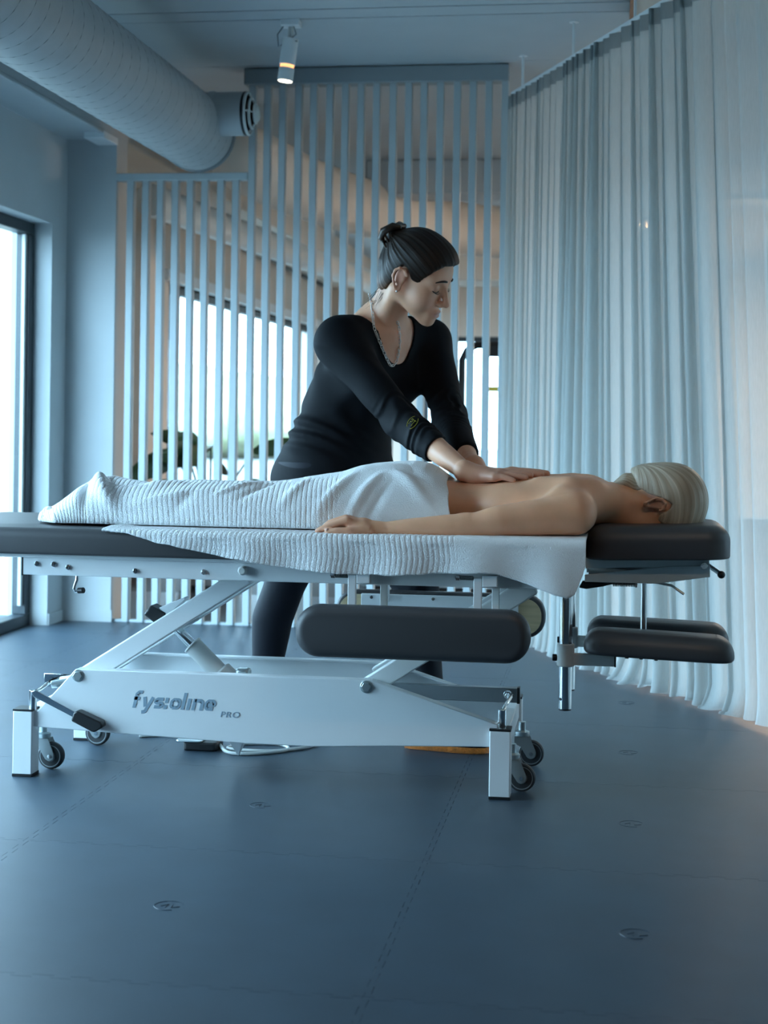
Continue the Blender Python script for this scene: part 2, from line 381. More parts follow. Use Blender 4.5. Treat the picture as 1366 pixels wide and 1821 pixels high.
# ================================================================== SHEER CURTAIN
def sheer(name, col, alpha):
    m = bpy.data.materials.new(name); m.use_nodes = True
    N = m.node_tree.nodes; Lk = m.node_tree.links; N.clear()
    o = N.new('ShaderNodeOutputMaterial'); mx = N.new('ShaderNodeMixShader'); t = N.new('ShaderNodeBsdfTransparent')
    d = N.new('ShaderNodeBsdfDiffuse'); tl = N.new('ShaderNodeBsdfTranslucent'); m2 = N.new('ShaderNodeMixShader'); m2.inputs[0].default_value = 0.48
    tc = N.new('ShaderNodeTexCoord'); mp = N.new('ShaderNodeMapping'); mp.inputs['Scale'].default_value = (60, 60, 6)
    n = N.new('ShaderNodeTexNoise'); n.inputs['Scale'].default_value = 4; mr = N.new('ShaderNodeMapRange')
    mr.inputs['To Min'].default_value = alpha - 0.07; mr.inputs['To Max'].default_value = alpha + 0.07
    Lk.new(tc.outputs['Object'], mp.inputs[0]); Lk.new(mp.outputs[0], n.inputs['Vector']); Lk.new(n.outputs['Fac'], mr.inputs['Value'])
    d.inputs['Color'].default_value = (*col, 1); tl.inputs['Color'].default_value = (*col, 1)
    Lk.new(d.outputs[0], m2.inputs[1]); Lk.new(tl.outputs[0], m2.inputs[2]); Lk.new(t.outputs[0], mx.inputs[1]); Lk.new(m2.outputs[0], mx.inputs[2])
    Lk.new(mr.outputs[0], mx.inputs[0]); Lk.new(mx.outputs[0], o.inputs[0])
    return m
M['sheer'] = sheer('sheer_curtain', (0.60, 0.64, 0.635), 0.77)
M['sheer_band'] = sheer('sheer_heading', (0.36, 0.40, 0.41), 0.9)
cu = empty('sheer_curtain', (0.0, 6.1, 0), 'floor-length pale sheer curtain hanging in soft folds to the right of the table', 'curtain')
random.seed(5)
CA, CB = Vector((-0.496, 7.309)), Vector((1.3, 2.99)); CL = (CB - CA).length; ct = (CB - CA) / CL; cn = Vector((ct.y, -ct.x))   # cn points to the table side
if cn.x > 0: cn = -cn
NS, NZ = 1500, 30
phase = []; ph = 0; lam = 0.05
ks = [random.uniform(0.65, 1.5) for _ in range(200)]
amps = [random.uniform(0.55, 1.25) for _ in range(200)]
for i in range(NS):
    s_ = CL * i / (NS - 1); base = 0.042 + 0.056 * min(1, s_ / 1.9)
    ph += (CL / (NS - 1)) / (base * ks[int(ph) % 200]); phase.append(ph)
def curtain_pt(i, z, z_top=2.5):
    s_ = CL * i / (NS - 1); h = max(0.0, 1 - z / z_top); p = phase[i]
    k = int(p) % 200; f = p - int(p); am = amps[k] * (1 - f) + amps[(k + 1) % 200] * f
    flat = 1.0 - 0.75 * max(0, min(1, (s_ - 2.02) / 0.12)) * (1 - max(0, min(1, (s_ - 2.5) / 0.2)))
    A = (0.030 + 0.034 * h ** 0.7) * am * flat * (0.85 + 0.3 * min(1, s_))
    dr = 0.22 * noise.noise((s_ * 2.5, z * 0.7, 3.0)) * h
    a = 2 * PI * (p + dr)
    off = A * math.sin(a); tg = 0.35 * A * math.sin(2 * a + 0.6)
    lean = -0.13 * h * max(0, min(1, (s_ - 0.9) / 1.0))
    hem = max(0, 1 - z / 0.11)
    pud = hem ** 1.6 * (0.014 + 0.13 * max(0, noise.noise((s_ * 3.2, 7.0, 0)) - 0.05)) 
    q = CA + ct * (s_ + tg) + cn * (off + lean + pud)
    zz = z if z > 0.02 else max(0.004, z + 0.012 + 0.012 * noise.noise((s_ * 30, 0, 9)))
    return (q.x, q.y, zz)
zs = [0.006, 0.014, 0.03, 0.06, 0.1, 0.15] + [0.15 + (2.5 - 0.15) * k / (NZ - 7) for k in range(1, NZ - 6)]
V = [curtain_pt(i, z) for i in range(NS) for z in zs]
mk('fabric', B().grid(V, NS, len(zs)), 'sheer', cu, smooth=True)
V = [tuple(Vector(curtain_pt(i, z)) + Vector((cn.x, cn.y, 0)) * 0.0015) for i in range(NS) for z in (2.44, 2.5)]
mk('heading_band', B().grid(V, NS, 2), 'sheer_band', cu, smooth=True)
rl = empty('curtain_rail', (0.2, 5.6, 2.505), 'slim white curtain rail hung from the ceiling on rods above the sheer curtain', 'curtain rail')
b = B(); e = cn * 0.007
a0, b0 = CA - ct * 0.01, CB
b.prism([((a0 + e).x, (a0 + e).y), ((b0 + e).x, (b0 + e).y), ((b0 - e).x, (b0 - e).y), ((a0 - e).x, (a0 - e).y)], 2.503, 2.522, 'z')
mk('rail', b, 'white', rl, bevel=0.002)
for s_ in (0.14, 0.78, 1.42, 2.06, 2.8, 3.5):
    p = CA + ct * s_; b = B(); b.cyl((p.x, p.y, 2.52), (p.x, p.y, CZ), 0.006, n=10); b.cyl((p.x, p.y, CZ - 0.004), (p.x, p.y, CZ), 0.02, n=16); mk('hanger_rod', b, 'white', rl, smooth='auto')
# dark slot of an opened ceiling hatch near the rail
hb = empty('ceiling_hatch', (-0.02, 6.4, 2.6), 'dark-edged hinged ceiling hatch hanging ajar above the curtain rail', 'hatch')
mk('dark_edge', B().box(0.03, 6.05, 2.615, 0.048, 6.44, 2.66), 'black', hb)
mk('panel', B().box(0.05, 6.05, 2.625, 0.75, 6.5, 2.655), 'beige', hb, bevel=0.003)

# ================================================================== BACK ROOM CONTENTS
bd = empty('air_duct', (-1.6, 10, 2.16), 'beige round duct curving under the ceiling behind the slatted screen', 'duct')
pts = [(-1.98, 7.7, 2.36), (-1.93, 8.6, 2.36), (-1.82, 9.4, 2.36), (-1.6, 10.2, 2.36), (-1.25, 10.9, 2.34), (-0.7, 11.35, 2.33), (0.2, 11.5, 2.33), (2.4, 11.5, 2.33)]
mk('pipe', B().tube(pts, 0.185, 32), 'beige', bd, smooth='auto', sub=1)
b = B(); b.tube([(-2.5, 8.2, 2.16), (-2.36, 10.0, 2.16), (-2.1, 13.0, 2.16), (-2.0, 16.9, 2.16)], 0.09, 20)
tag(mk('air_pipe', b.box(-2.2, 12.0, 2.16, -2.18, 12.02, 2.66), 'offwhite', None, smooth='auto'), 'slimmer pale duct running along the window side under the beige duct', 'duct')
dk = tag(mk('curtain_pole', B().tube([(-3.1, 10.2, 2.41), (-3.1, 16.6, 2.41)], 0.022, 10), 'frame'), 'thin dark rail on the wall above the row of windows behind the screen', 'rail')
b = B(); b.box(-3.16, 10.3, 2.33, -3.02, 10.62, 2.48)
tag(mk('wall_speaker', b, 'black', None, bevel=0.01), 'small black box fixed high beside the dark rail behind the screen', 'speaker')
# exercise machine
gm = empty('exercise_machine', (-0.72, 9.5, 0), 'white gym machine with a black arched handle behind the right end of the screen', 'gym machine')
mk('cabinet', B().prism(rrect(-0.98, 0.62, -0.60, 0.70, 0.03), 9.3, 9.7), 'white', gm, bevel=0.01)
mk('cabinet_base', B().box(-1.5, 9.25, 0.0, -0.55, 9.75, 0.62), 'white', gm, bevel=0.02)
mk('yellow_sticker', B().box(-0.78, 9.44, 1.17, -0.65, 9.47, 1.20), mat('yellow_sticker', (0.75, 0.62, 0.08), 0.6), gm)
b = B(); b.tube([(-0.93, 9.5, 0.70), (-0.93, 9.5, 1.36), (-0.90, 9.5, 1.42), (-0.84, 9.5, 1.45), (-0.66, 9.5, 1.45), (-0.62, 9.5, 1.38), (-0.62, 9.5, 0.70)], 0.022, 12); mk('arched_handle', b, 'black', gm, smooth='auto')
mk('console', B().box(-0.80, 9.44, 1.38, -0.62, 9.52, 1.46), 'black', gm, bevel=0.012)
b = B(); b.box(-1.3, 9.2, 0.62, -0.9, 9.26, 0.66); mk('grip_bar', b, 'black', gm, bevel=0.01)
# low dark bench and stored things seen under the table through the bars
bn = empty('gym_bench', (-2.1, 10.3, 0), 'low dark padded bench standing on the floor behind the screen bars', 'bench')
mk('pad', B().prism(rrect(-2.85, 0.36, -1.55, 0.46, 0.04), 10.1, 10.5), 'vinyl', bn, bevel=0.02)
for x in (-2.75, -2.2, -1.65): mk('leg', B().box(x - 0.03, 10.15, 0, x + 0.03, 10.45, 0.36), 'black', bn)
# pendant bulbs in the next room, glimpsed through the curtain
pl = empty('pendant_lamp', (0.13, 8.5, 2.66), 'small warm pendant lamp glimpsed through the sheer curtain', 'lamp')
M['bulb'] = emis('warm_bulb', (1.0, 0.55, 0.25), 90.0)
mk('cord', B().cyl((0.13, 8.5, 2.1), (0.13, 8.5, 2.66), 0.004, n=8), 'black', pl)
mk('cap', B().lathe([(0.006, 0.05), (0.03, 0.03), (0.034, 0.0)], (0.13, 8.5, 2.07), 'z', 16), 'black', pl, smooth='auto')
mk('bulb', B().lathe([(0.004, -0.045), (0.018, -0.035), (0.022, -0.018), (0.012, 0.0)], (0.13, 8.5, 2.07), 'z', 16), 'bulb', pl, smooth=True)

# unseen ceiling lamps, added to light the back room warmly
M['panel'] = emis('added_lamp_panel', (1.0, 0.76, 0.56), 90.0)
for i, (x, y, lb) in enumerate(((2.2, 8.9, 'added unseen square fill lamp just beyond the sheer curtain'), (2.5, 10.9, 'added unseen square fill lamp beyond the curtain nearest the screen'), (1.6, 11.9, 'added unseen square fill lamp in the middle of the back room'), (2.2, 14.6, 'added unseen square fill lamp close to the far wall'))):
    e_ = empty('added_ceiling_lamp', (x, y, CZ - 0.04), lb, 'ceiling lamp', 'added warm fill lamps of the back room')
    b = B(); b.box(x - 0.32, y - 0.32, CZ - 0.035, x + 0.32, y + 0.32, CZ); mk('housing', b, 'white', e_, bevel=0.004)
    mk('diffuser', B().box(x - 0.30, y - 0.30, CZ - 0.045, x + 0.30, y + 0.30, CZ - 0.034), 'panel', e_)

# leafy pot plant on the floor behind the bars
M['leaf'] = mat('glossy_leaf', (0.035, 0.085, 0.030), 0.4, var=0.3, vscale=5)
M['pot'] = mat('grey_pot', (0.3, 0.3, 0.3), 0.7)
pt = empty('potted_plant', (-2.35, 9.0, 0), 'broad-leaved green pot plant by the windows behind the screen', 'plant')
mk('pot', B().lathe([(0.13, 0.0), (0.17, 0.02), (0.2, 0.36), (0.205, 0.4), (0.18, 0.4), (0.17, 0.36)], (-2.35, 9.0, 0), 'z', 32), 'pot', pt, smooth='auto')
random.seed(11)
def leaf(base, tip, w, sag):
    base, tip = Vector(base), Vector(tip); n = 8; d = tip - base; side = d.cross(Vector((0.2, -1, 0.1))).normalized(); V = []
    for i in range(n + 1):
        t = i / n; p = base + d * t - Vector((0, 0, sag)) * (t * t)
        ww = w * math.sin(PI * min(1, 0.05 + t * 0.95)) ** 0.7 * (1 - 0.3 * t)
        for q in (-1, -0.5, 0, 0.5, 1): V.append(p + side * ww * q + Vector((0, 0.012 * abs(q), 0.0)))
    return B().grid(V, n + 1, 5)
for i in range(15):
    a = random.uniform(-2.9, 0.4); r = random.uniform(0.10, 0.46); z = random.uniform(0.62, 0.98)
    px_, py_ = -2.35 + 0.05 * math.cos(a), 9.0 + 0.05 * math.sin(a)
    mid = (-2.35 + r * 0.55 * math.cos(a), 9.0 + r * 0.4 * math.sin(a), z * 0.86)
    tip = (-2.35 + (r + 0.16) * math.cos(a), 9.0 + (r + 0.1) * math.sin(a), z * random.uniform(0.8, 1.02))
    mk('stem', B().tube([(px_, py_, 0.36), ((px_ + mid[0]) / 2, (py_ + mid[1]) / 2, z * 0.7), mid], 0.006, 6), 'leaf', pt, smooth=True)
    mk('leaf', leaf(mid, tip, random.uniform(0.05, 0.085), random.uniform(0.02, 0.1)), 'leaf', pt, smooth=True)

# pale shrubs outdoors
random.seed(3)
for i, (x, y, s_, lb) in enumerate(((-16, 26, 1.5, 'pale rounded shrub outdoors, left end of the washed-out row'), (-14, 34, 1.9, 'pale rounded shrub outdoors, middle of the washed-out row'), (-11.5, 43, 2.2, 'pale rounded shrub outdoors, right end of the washed-out row'))):
    b = B(); V = []; nu, nv = 16, 24
    for u in range(nu):
        for v in range(nv):
            th, fi = PI * u / (nu - 1), 2 * PI * v / nv; r = s_ * (1 + 0.25 * noise.noise((math.cos(fi) * 2 + i, math.sin(fi) * 2, th * 2)))
            V.append((x + 1.6 * r * math.sin(th) * math.cos(fi), y + 1.6 * r * math.sin(th) * math.sin(fi), max(-0.13, 0.35 * s_ + r * 0.7 * math.cos(th))))
    tag(mk('shrub', b.grid(V, nu, nv, True), 'hedge', None, smooth=True), lb, 'shrub', 'shrubs outdoors')
# ================================================================== TREATMENT TABLE
tb = empty('treatment_table', (-0.955, 4.42, 0), 'white adjustable massage table with charcoal padding that the patient lies on', 'massage table')
YC = 4.42
def both(f):                                                   # near and far side of the table
    f(-1); f(1)
# --- base: two side beams, end cross bars, four legs with caps, four casters
beam_poly = [(-1.461, 0.300), (-1.568, 0.182), (-1.59, 0.182), (-1.59, 0.135), (-1.375, 0.129), (-0.99, 0.116), (-0.80, 0.115), (-0.577, 0.126), (-0.31, 0.136), (-0.31, 0.178), (-0.262, 0.187), (-0.642, 0.300)]
beam_poly = [(-1.461, 0.300), (-1.568, 0.182), (-1.59, 0.180), (-1.59, 0.137), (-1.375, 0.129), (-0.99, 0.116), (-0.80, 0.115), (-0.577, 0.126), (-0.30, 0.136), (-0.30, 0.196), (-0.642, 0.300)]
beams = {}
for sg in (-1, 1):
    y_out = YC - 0.262 if sg < 0 else YC + 0.085; y_in = YC - 0.225 if sg < 0 else YC + 0.048
    b = B(); lo_, hi_ = min(y_out, y_in), max(y_out, y_in); 
    # C-section: web plate plus top and bottom flanges
    web = (lo_, lo_ + 0.006) if sg < 0 else (hi_ - 0.006, hi_)
    b.prism(beam_poly, web[0], web[1])
    b.prism([(-1.461, 0.300), (-0.642, 0.300), (-0.642, 0.294), (-1.461, 0.294)], lo_ + 0.0005, hi_ - 0.0005)
    b.prism([(-0.642, 0.300), (-0.642, 0.294), (-0.30, 0.190), (-0.30, 0.196)], lo_ + 0.0005, hi_ - 0.0005)
    b.prism([(-1.375, 0.129), (-0.99, 0.116), (-0.80, 0.115), (-0.577, 0.126), (-0.577, 0.131), (-0.80, 0.120), (-0.99, 0.121), (-1.375, 0.134)], lo_ + 0.0005, hi_ - 0.0005)
    beams[sg] = mk('side_beam', b, 'white', tb, bevel=0.0025)
for x in (-0.95, -0.852): mk('screw_hole', B().cyl((x, 4.1585, 0.2015), (x, 4.1605, 0.2015), 0.0055, n=14), 'hole', beams[-1])
for x in (-1.454, -0.652):
    b = B(); b.cyl((x, 4.150, 0.282), (x, 4.159, 0.282), 0.0135, n=6); b.cyl((x, 4.155, 0.282), (x, 4.1595, 0.282), 0.017, n=20); mk('pivot_bolt', b, 'steel', beams[-1], bevel=0.0015)
for x in (-1.607, -0.292):
    for sg in (-1, 1):
        y = YC + sg * 0.248
        lg = mk('leg', B().box(x - 0.028, y - 0.028, 0.006, x + 0.028, y + 0.028, 0.181), 'white', tb, bevel=0.003)
        mk('foot_cap', B().box(x - 0.0285, y - 0.0285, 0.0, x + 0.0285, y + 0.0285, 0.008), 'black', lg, bevel=0.001)
        mk('top_cap', B().box(x - 0.0285, y - 0.0285, 0.180, x + 0.0285, y + 0.0285, 0.186), 'black', lg, bevel=0.001)
    mk('cross_bar', B().box(x - 0.02, YC - 0.22, 0.125, x + 0.02, YC + 0.22, 0.178), 'white', tb, bevel=0.003)
def caster(x, y, ang, ztop):
    c = math.cos(ang); s_ = math.sin(ang)
    def T(px, py, pz): return (x + px * c - py * s_, y + px * s_ + py * c, pz)
    e = empty('caster', (x, y, 0)); e.parent = tb; e.location = Vector((x, y, 0)) - WL[tb.name]
    def loc(b): b.v = [T(*p) for p in b.v]; return b
    tyre = [(0.030, -0.012), (0.034, -0.012), (0.037, -0.008), (0.038, 0), (0.037, 0.008), (0.034, 0.012), (0.030, 0.012)]
    wz = 0.0385; ox = 0.026
    mk('tyre', loc(B().lathe(tyre, (ox, 0, wz), 'y', 36)), 'rubber', e, smooth='auto')
    mk('wheel', loc(B().lathe([(0.005, -0.0125), (0.026, -0.0115), (0.031, -0.0125), (0.031, 0.0125), (0.026, 0.0115), (0.005, 0.0125)], (ox, 0, wz), 'y', 36)), 'wheel', e, smooth='auto')
    mk('axle', loc(B().cyl((ox, -0.019, wz), (ox, 0.019, wz), 0.0055, n=12)), 'chrome', e)
    fk = [(-0.022, 0.088), (0.022, 0.088), (0.026, 0.078), (0.040, 0.045), (0.038, 0.030), (0.026, 0.024), (0.014, 0.030), (-0.004, 0.058), (-0.022, 0.068)]
    b = B(); b.prism(fk, -0.0175, -0.0145); b.prism(fk, 0.0145, 0.0175); b.box(-0.022, -0.0175, 0.085, 0.022, 0.0175, 0.0885)
    mk('fork', loc(b), 'wheel', e, bevel=0.0008)
    b = B(); b.lathe([(0.019, 0.088), (0.021, 0.093), (0.021, 0.100), (0.012, 0.104), (0.0105, 0.104), (0.0105, ztop)], (0, 0, 0), 'z', 24); mk('stem', loc(b), 'steel', e, smooth='auto')
    return e
caster(-1.588, 4.255, -0.05, 0.128); caster(-1.565, 4.588, -0.05, 0.128); caster(-0.266, 4.252, 0.0, 0.128); caster(-0.258, 4.568, 0.05, 0.128)
# --- brake pedal linkage at the foot end
pe = mk('brake_post', B().cyl((-1.585, 4.165, 0.18), (-1.585, 4.165, 0.236), 0.0105, n=20), 'chrome', tb, bevel=0.001)
b = B(); b.prism([(-1.583, 0.236), (-1.570, 0.240), (-1.440, 0.178), (-1.446, 0.164), (-1.575, 0.222)], 4.140, 4.148); bp_ = mk('brake_pedal', b, 'chrome', tb, bevel=0.0015)
b = B(); b.prism([(-1.452, 0.188), (-1.442, 0.192), (-1.374, 0.164), (-1.370, 0.150), (-1.392, 0.136), (-1.400, 0.137), (-1.459, 0.164)], 4.118, 4.156); mk('pedal_rubber', b, 'black', bp_, bevel=0.004)
b = B(); b.box(-1.642, 4.40, 0.205, -1.50, 4.405, 0.243); mk('brake_bracket', b, 'chrome', tb, bevel=0.001)
b = B(); b.tube([(-1.578, 4.17, 0.232), (-1.600, 4.25, 0.222), (-1.615, 4.36, 0.222), (-1.615, 4.41, 0.225)], 0.006, 10); mk('brake_rod', b, 'chrome', tb, smooth='auto')
b = B(); b.cyl((-1.605, 4.36, 0.218), (-1.56, 4.37, 0.226), 0.011, n=14); mk('rod_joint', b, 'steel', tb, bevel=0.002)
b = B(); b.cyl((-1.62, 4.395, 0.224), (-1.62, 4.409, 0.224), 0.009, n=6); mk('rod_bolt', b, 'chrome', tb)
# --- brake bar and post at the head end
mk('brake_bar', B().box(-0.70, 4.395, 0.212, -0.262, 4.425, 0.252), 'brushed', tb, bevel=0.002)
mk('bar_end_cap', B().box(-0.264, 4.393, 0.210, -0.256, 4.427, 0.254), 'black', tb, bevel=0.001)
mk('brake_post', B().cyl((-0.291, 4.20, 0.18), (-0.291, 4.20, 0.228), 0.0115, n=20), 'chrome', tb, bevel=0.001)
b = B(); b.tube([(-0.290, 4.20, 0.222), (-0.282, 4.26, 0.236), (-0.276, 4.35, 0.238), (-0.276, 4.39, 0.238)], 0.0055, 10); mk('brake_rod', b, 'chrome', tb, smooth='auto')
b = B(); b.cyl((-0.288, 4.38, 0.236), (-0.288, 4.395, 0.236), 0.013, n=20); b.cyl((-0.288, 4.37, 0.236), (-0.288, 4.385, 0.236), 0.008, n=6); mk('rod_bolt', b, 'chrome', tb, bevel=0.001)
# --- lifting arms (parallel pairs) and the actuator between them
def arm(x0, z0, x1, z1, w, sg):
    d = Vector((x1 - x0, z1 - z0)).normalized(); n = Vector((-d.y, d.x)) * w / 2; p0, p1 = Vector((x0, z0)), Vector((x1, z1))
    y = YC - 0.205 if sg < 0 else YC + 0.028
    poly = [tuple(p0 - n - d * 0.02), tuple(p0 + n - d * 0.02), tuple(p1 + n), tuple(p1 - n)]
    return mk('lift_arm', B().prism(poly, y - 0.019, y + 0.019), 'white', tb, bevel=0.004)
for sg in (-1, 1):
    arm(-1.445, 0.276, -0.995, 0.566, 0.052, sg); arm(-0.650, 0.276, -0.215, 0.562, 0.052, sg)
mk('arm_axle', B().cyl((-1.20, 4.22, 0.418), (-1.20, 4.44, 0.418), 0.014, n=18), 'steel', tb)
a0, a1 = Vector((-1.232, 4.33, 0.402)), Vector((-1.045, 4.33, 0.225)); dd = (a1 - a0)
mk('actuator_rod', B().cyl(a0, a0 + dd * 0.36, 0.0135, n=24), 'chrome', tb, smooth='auto')
ac = mk('actuator_sleeve', B().cyl(a0 + dd * 0.28, a0 + dd * 0.78, 0.0265, n=32), 'offwhite', tb, bevel=0.003)
mk('actuator_collar', B().cyl(a0 + dd * 0.275, a0 + dd * 0.30, 0.029, n=32), 'offwhite', ac, bevel=0.002)
mk('actuator_housing', B().cyl(a0 + dd * 0.70, a0 + dd * 1.05, 0.037, n=32), 'offwhite', tb, bevel=0.005)
mk('actuator_clevis', B().box(a0.x - 0.02, 4.31, a0.z - 0.012, a0.x + 0.012, 4.35, a0.z + 0.02), 'steel', tb, bevel=0.002)
mk('motor_block', B().box(-1.05, 4.31, 0.24, -1.01, 4.35, 0.292), 'steel', tb, bevel=0.008)
# foot pedal on the long arm
b = B(); b.prism([(-1.305, 0.440), (-1.285, 0.468), (-1.240, 0.446), (-1.262, 0.410)], 4.27, 4.33); fp = mk('height_pedal', b, 'black', tb, bevel=0.004)
b = B(); b.prism([(-1.262, 0.461), (-1.190, 0.492), (-1.186, 0.486), (-1.246, 0.432)], 4.275, 4.325); mk('pedal_bracket', b, 'white', fp, bevel=0.002)
# --- top frame
for sg in (-1, 1):
    y = YC + sg * 0.295
    rail = mk('top_rail', B().box(-1.600, y - 0.012, 0.560, -0.16, y + 0.012, 0.611), 'white', tb, bevel=0.003)
    if sg < 0:
        rn = rail
        mk('rail_end_cap', B().box(-1.603, y - 0.0125, 0.558, -1.599, y + 0.0125, 0.613), 'black', rail)
for x, z in ((-1.559, 0.591), (-1.511, 0.591), (-1.470, 0.584), (-1.281, 0.579), (-1.091, 0.581)):
    b = B(); b.cyl((x, 4.109, z), (x, 4.1135, z), 0.0072, n=18); b.cyl((x, 4.104, z), (x, 4.11, z), 0.0048, n=6); mk('rail_bolt', b, 'chrome', rn, bevel=0.0006)
b = B(); b.lathe([(0.011, 0.0), (0.0125, -0.008), (0.0125, -0.018), (0.008, -0.024)], (-0.981, 4.113, 0.589), 'y', 24); mk('rail_knob', b, 'offwhite', rn, smooth='auto')
for x in (-1.58, -0.98, -0.70, -0.18): mk('top_cross_bar', B().box(x - 0.015, YC - 0.283, 0.565, x + 0.015, YC + 0.283, 0.600), 'white', tb, bevel=0.003)
b = B(); b.tube([(-1.474, 4.20, 0.566), (-1.476, 4.20, 0.54), (-1.484, 4.20, 0.516), (-1.480, 4.20, 0.508), (-1.466, 4.20, 0.511)], 0.0045, 10); hk = mk('crank_hook', b, 'chrome', tb, smooth='auto')
b = B(); b.cyl((-1.470, 4.196, 0.511), (-1.452, 4.190, 0.513), 0.0085, n=14); mk('hook_grip', b, 'black', hk, bevel=0.002)
# --- padded sections
def pad(name, x0, x1, y0, y1, z0, z1, r=0.05, e1=0.026, e0=0.008):
    return mk(name, puff(rrect(x0, y0, x1, y1, r), z0, z1, e0, e1, lambda u, v, t: (u, v, t), 6), 'vinyl', tb, smooth='auto', sang=60)
lp = pad('leg_pad', -1.93, -0.725, 4.085, 4.755, 0.618, 0.690)
mk('pad_board', B().box(-1.91, 4.105, 0.608, -0.73, 4.735, 0.619), 'white', lp, bevel=0.002)
bpd = pad('body_pad', -0.718, -0.088, 4.085, 4.755, 0.612, 0.686)
mk('pad_board', B().box(-0.71, 4.105, 0.602, -0.10, 4.735, 0.613), 'white', bpd, bevel=0.002)
# --- side arm supports folded down
ca = puff(rrect(-0.822, 0.376, -0.210, 0.512, 0.063, 8), 4.075, 4.012, 0.012, 0.026, lambda u, v, t: (u, t, v), 6)
an = mk('side_arm_pad', ca, 'vinyl', tb, smooth='auto', sang=60)
mk('pad_board', puff(rrect(-0.812, 0.386, -0.220, 0.502, 0.055, 8), 4.086, 4.074, 0, 0, lambda u, v, t: (u, t, v)), 'wood', an)
for x in (-0.682, -0.351):
    pst = mk('arm_post', B().box(x - 0.011, 4.080, 0.45, x + 0.011, 4.094, 0.588), 'white', tb, bevel=0.002)
for x in (-0.605, -0.308): mk('arm_post_inner', B().box(x - 0.010, 4.135, 0.47, x + 0.010, 4.150, 0.592), 'white', tb, bevel=0.002)
for x0, x1 in ((-0.670, -0.634), (-0.339, -0.300)): mk('hinge_block', B().box(x0, 4.078, 0.566, x1, 4.106, 0.596), 'white', tb, bevel=0.002)
def spring(name, x0, x1, y, z, r=0.0055, turns=11):
    b = B(); b.tube([(x0 + (x1 - x0) * k / (turns * 10), y + r * math.cos(2 * PI * k / 10), z + r * math.sin(2 * PI * k / 10)) for k in range(turns * 10 + 1)], 0.0013, 5)
    return mk(name, b, 'darksteel', tb, smooth=True)
for x0, x1, z in ((-0.728, -0.694, 0.585), (-0.398, -0.362, 0.588)):
    spring('latch_spring', x0, x1, 4.085, z)
    b = B(); b.cyl((x0 - 0.012, 4.085, z), (x1, 4.085, z), 0.003, n=10); b.cyl((x0 - 0.010, 4.085, z), (x0, 4.085, z), 0.008, n=6); mk('latch_pin', b, 'chrome', tb)
fa = mk('side_arm_pad', puff(rrect(-0.850, 0.338, -0.205, 0.470, 0.060, 8), 4.790, 4.850, 0.012, 0.026, lambda u, v, t: (u, t, v), 6), 'vinyl', tb, smooth='auto', sang=60)
mk('pad_board', puff(rrect(-0.838, 0.350, -0.217, 0.458, 0.050, 8), 4.791, 4.780, 0, 0, lambda u, v, t: (u, t, v)), 'wood', fa)
pl_ = mk('pad_mount_plate', B().box(-0.768, 4.768, 0.395, -0.286, 4.780, 0.462), 'white', fa, bevel=0.002)
for x in (-0.735, -0.545, -0.315): mk('mount_screw', B().cyl((x, 4.764, 0.452), (x, 4.769, 0.452), 0.005, n=10), 'chrome', fa)
for x in (-0.69, -0.345): mk('arm_post', B().box(x - 0.011, 4.752, 0.44, x + 0.011, 4.768, 0.588), 'white', tb, bevel=0.002)
# --- head section: cradle frame, pad, columns, arm shelves
hp = mk('head_pad', puff(rrect(-0.078, 4.235, 0.306, 4.605, 0.07, 8), 0.632, 0.722, 0.006, 0.045, lambda u, v, t: (u, v, t + 0.010 * (u + 0.078) / 0.38 - 0.004), 7), 'vinyl', tb, smooth='auto', sang=60)
for y in (4.285, 4.555):
    cf = mk('cradle_top_channel', B().prism([(-0.077, 0.602), (0.250, 0.619), (0.250, 0.642), (-0.077, 0.631)], y - 0.006, y + 0.006), 'zinc', tb, bevel=0.0012)
    mk('cradle_side_plate', B().prism([(-0.079, 0.586), (0.145, 0.615), (0.252, 0.620), (0.252, 0.589), (0.109, 0.567), (-0.079, 0.567)], y - 0.010, y - 0.004), 'zinc', tb, bevel=0.0012)
    b = B(); b.cyl((0.236, y - 0.018, 0.619), (0.236, y - 0.008, 0.619), 0.009, n=18); b.cyl((0.236, y - 0.023, 0.619), (0.236, y - 0.016, 0.619), 0.006, n=6); mk('cradle_bolt', b, 'chrome', tb, bevel=0.0006)
mk('cradle_floor', B().box(-0.07, 4.285, 0.575, 0.10, 4.555, 0.582), 'darksteel', tb)
b = B(); b.cyl((0.240, 4.33, 0.622), (0.281, 4.30, 0.596), 0.006, n=12); lv = mk('cradle_lever', b, 'steel', tb, smooth='auto')
b = B(); b.lathe([(0.003, -0.011), (0.008, -0.008), (0.0105, 0), (0.008, 0.008), (0.003, 0.011)], (0.283, 4.298, 0.594), 'y', 18); mk('lever_ball', b, 'black', lv, smooth=True)
mk('gas_lock', B().prism([(-0.085, 0.566), (0.0, 0.562), (-0.03, 0.553), (-0.075, 0.545), (-0.095, 0.548)], 4.30, 4.33), 'black', tb, bevel=0.003)
spring('lock_spring', -0.005, 0.055, 4.31, 0.561, 0.007, 14)
b = B(); b.cyl((-0.012, 4.31, 0.561), (0.062, 4.31, 0.561), 0.0025, n=8); b.cyl((0.056, 4.31, 0.561), (0.061, 4.31, 0.561), 0.009, n=10); mk('spring_rod', b, 'chrome', tb)
b = B(); b.tube([(0.085, 4.31, 0.572), (0.153, 4.30, 0.561), (0.185, 4.29, 0.540)], 0.0035, 8); mk('release_lever', b, 'steel', tb, smooth='auto')
mk('support_rod', B().cyl((0.080, 4.33, 0.432), (0.080, 4.33, 0.575), 0.0088, n=20), 'chrome', tb, smooth='auto')
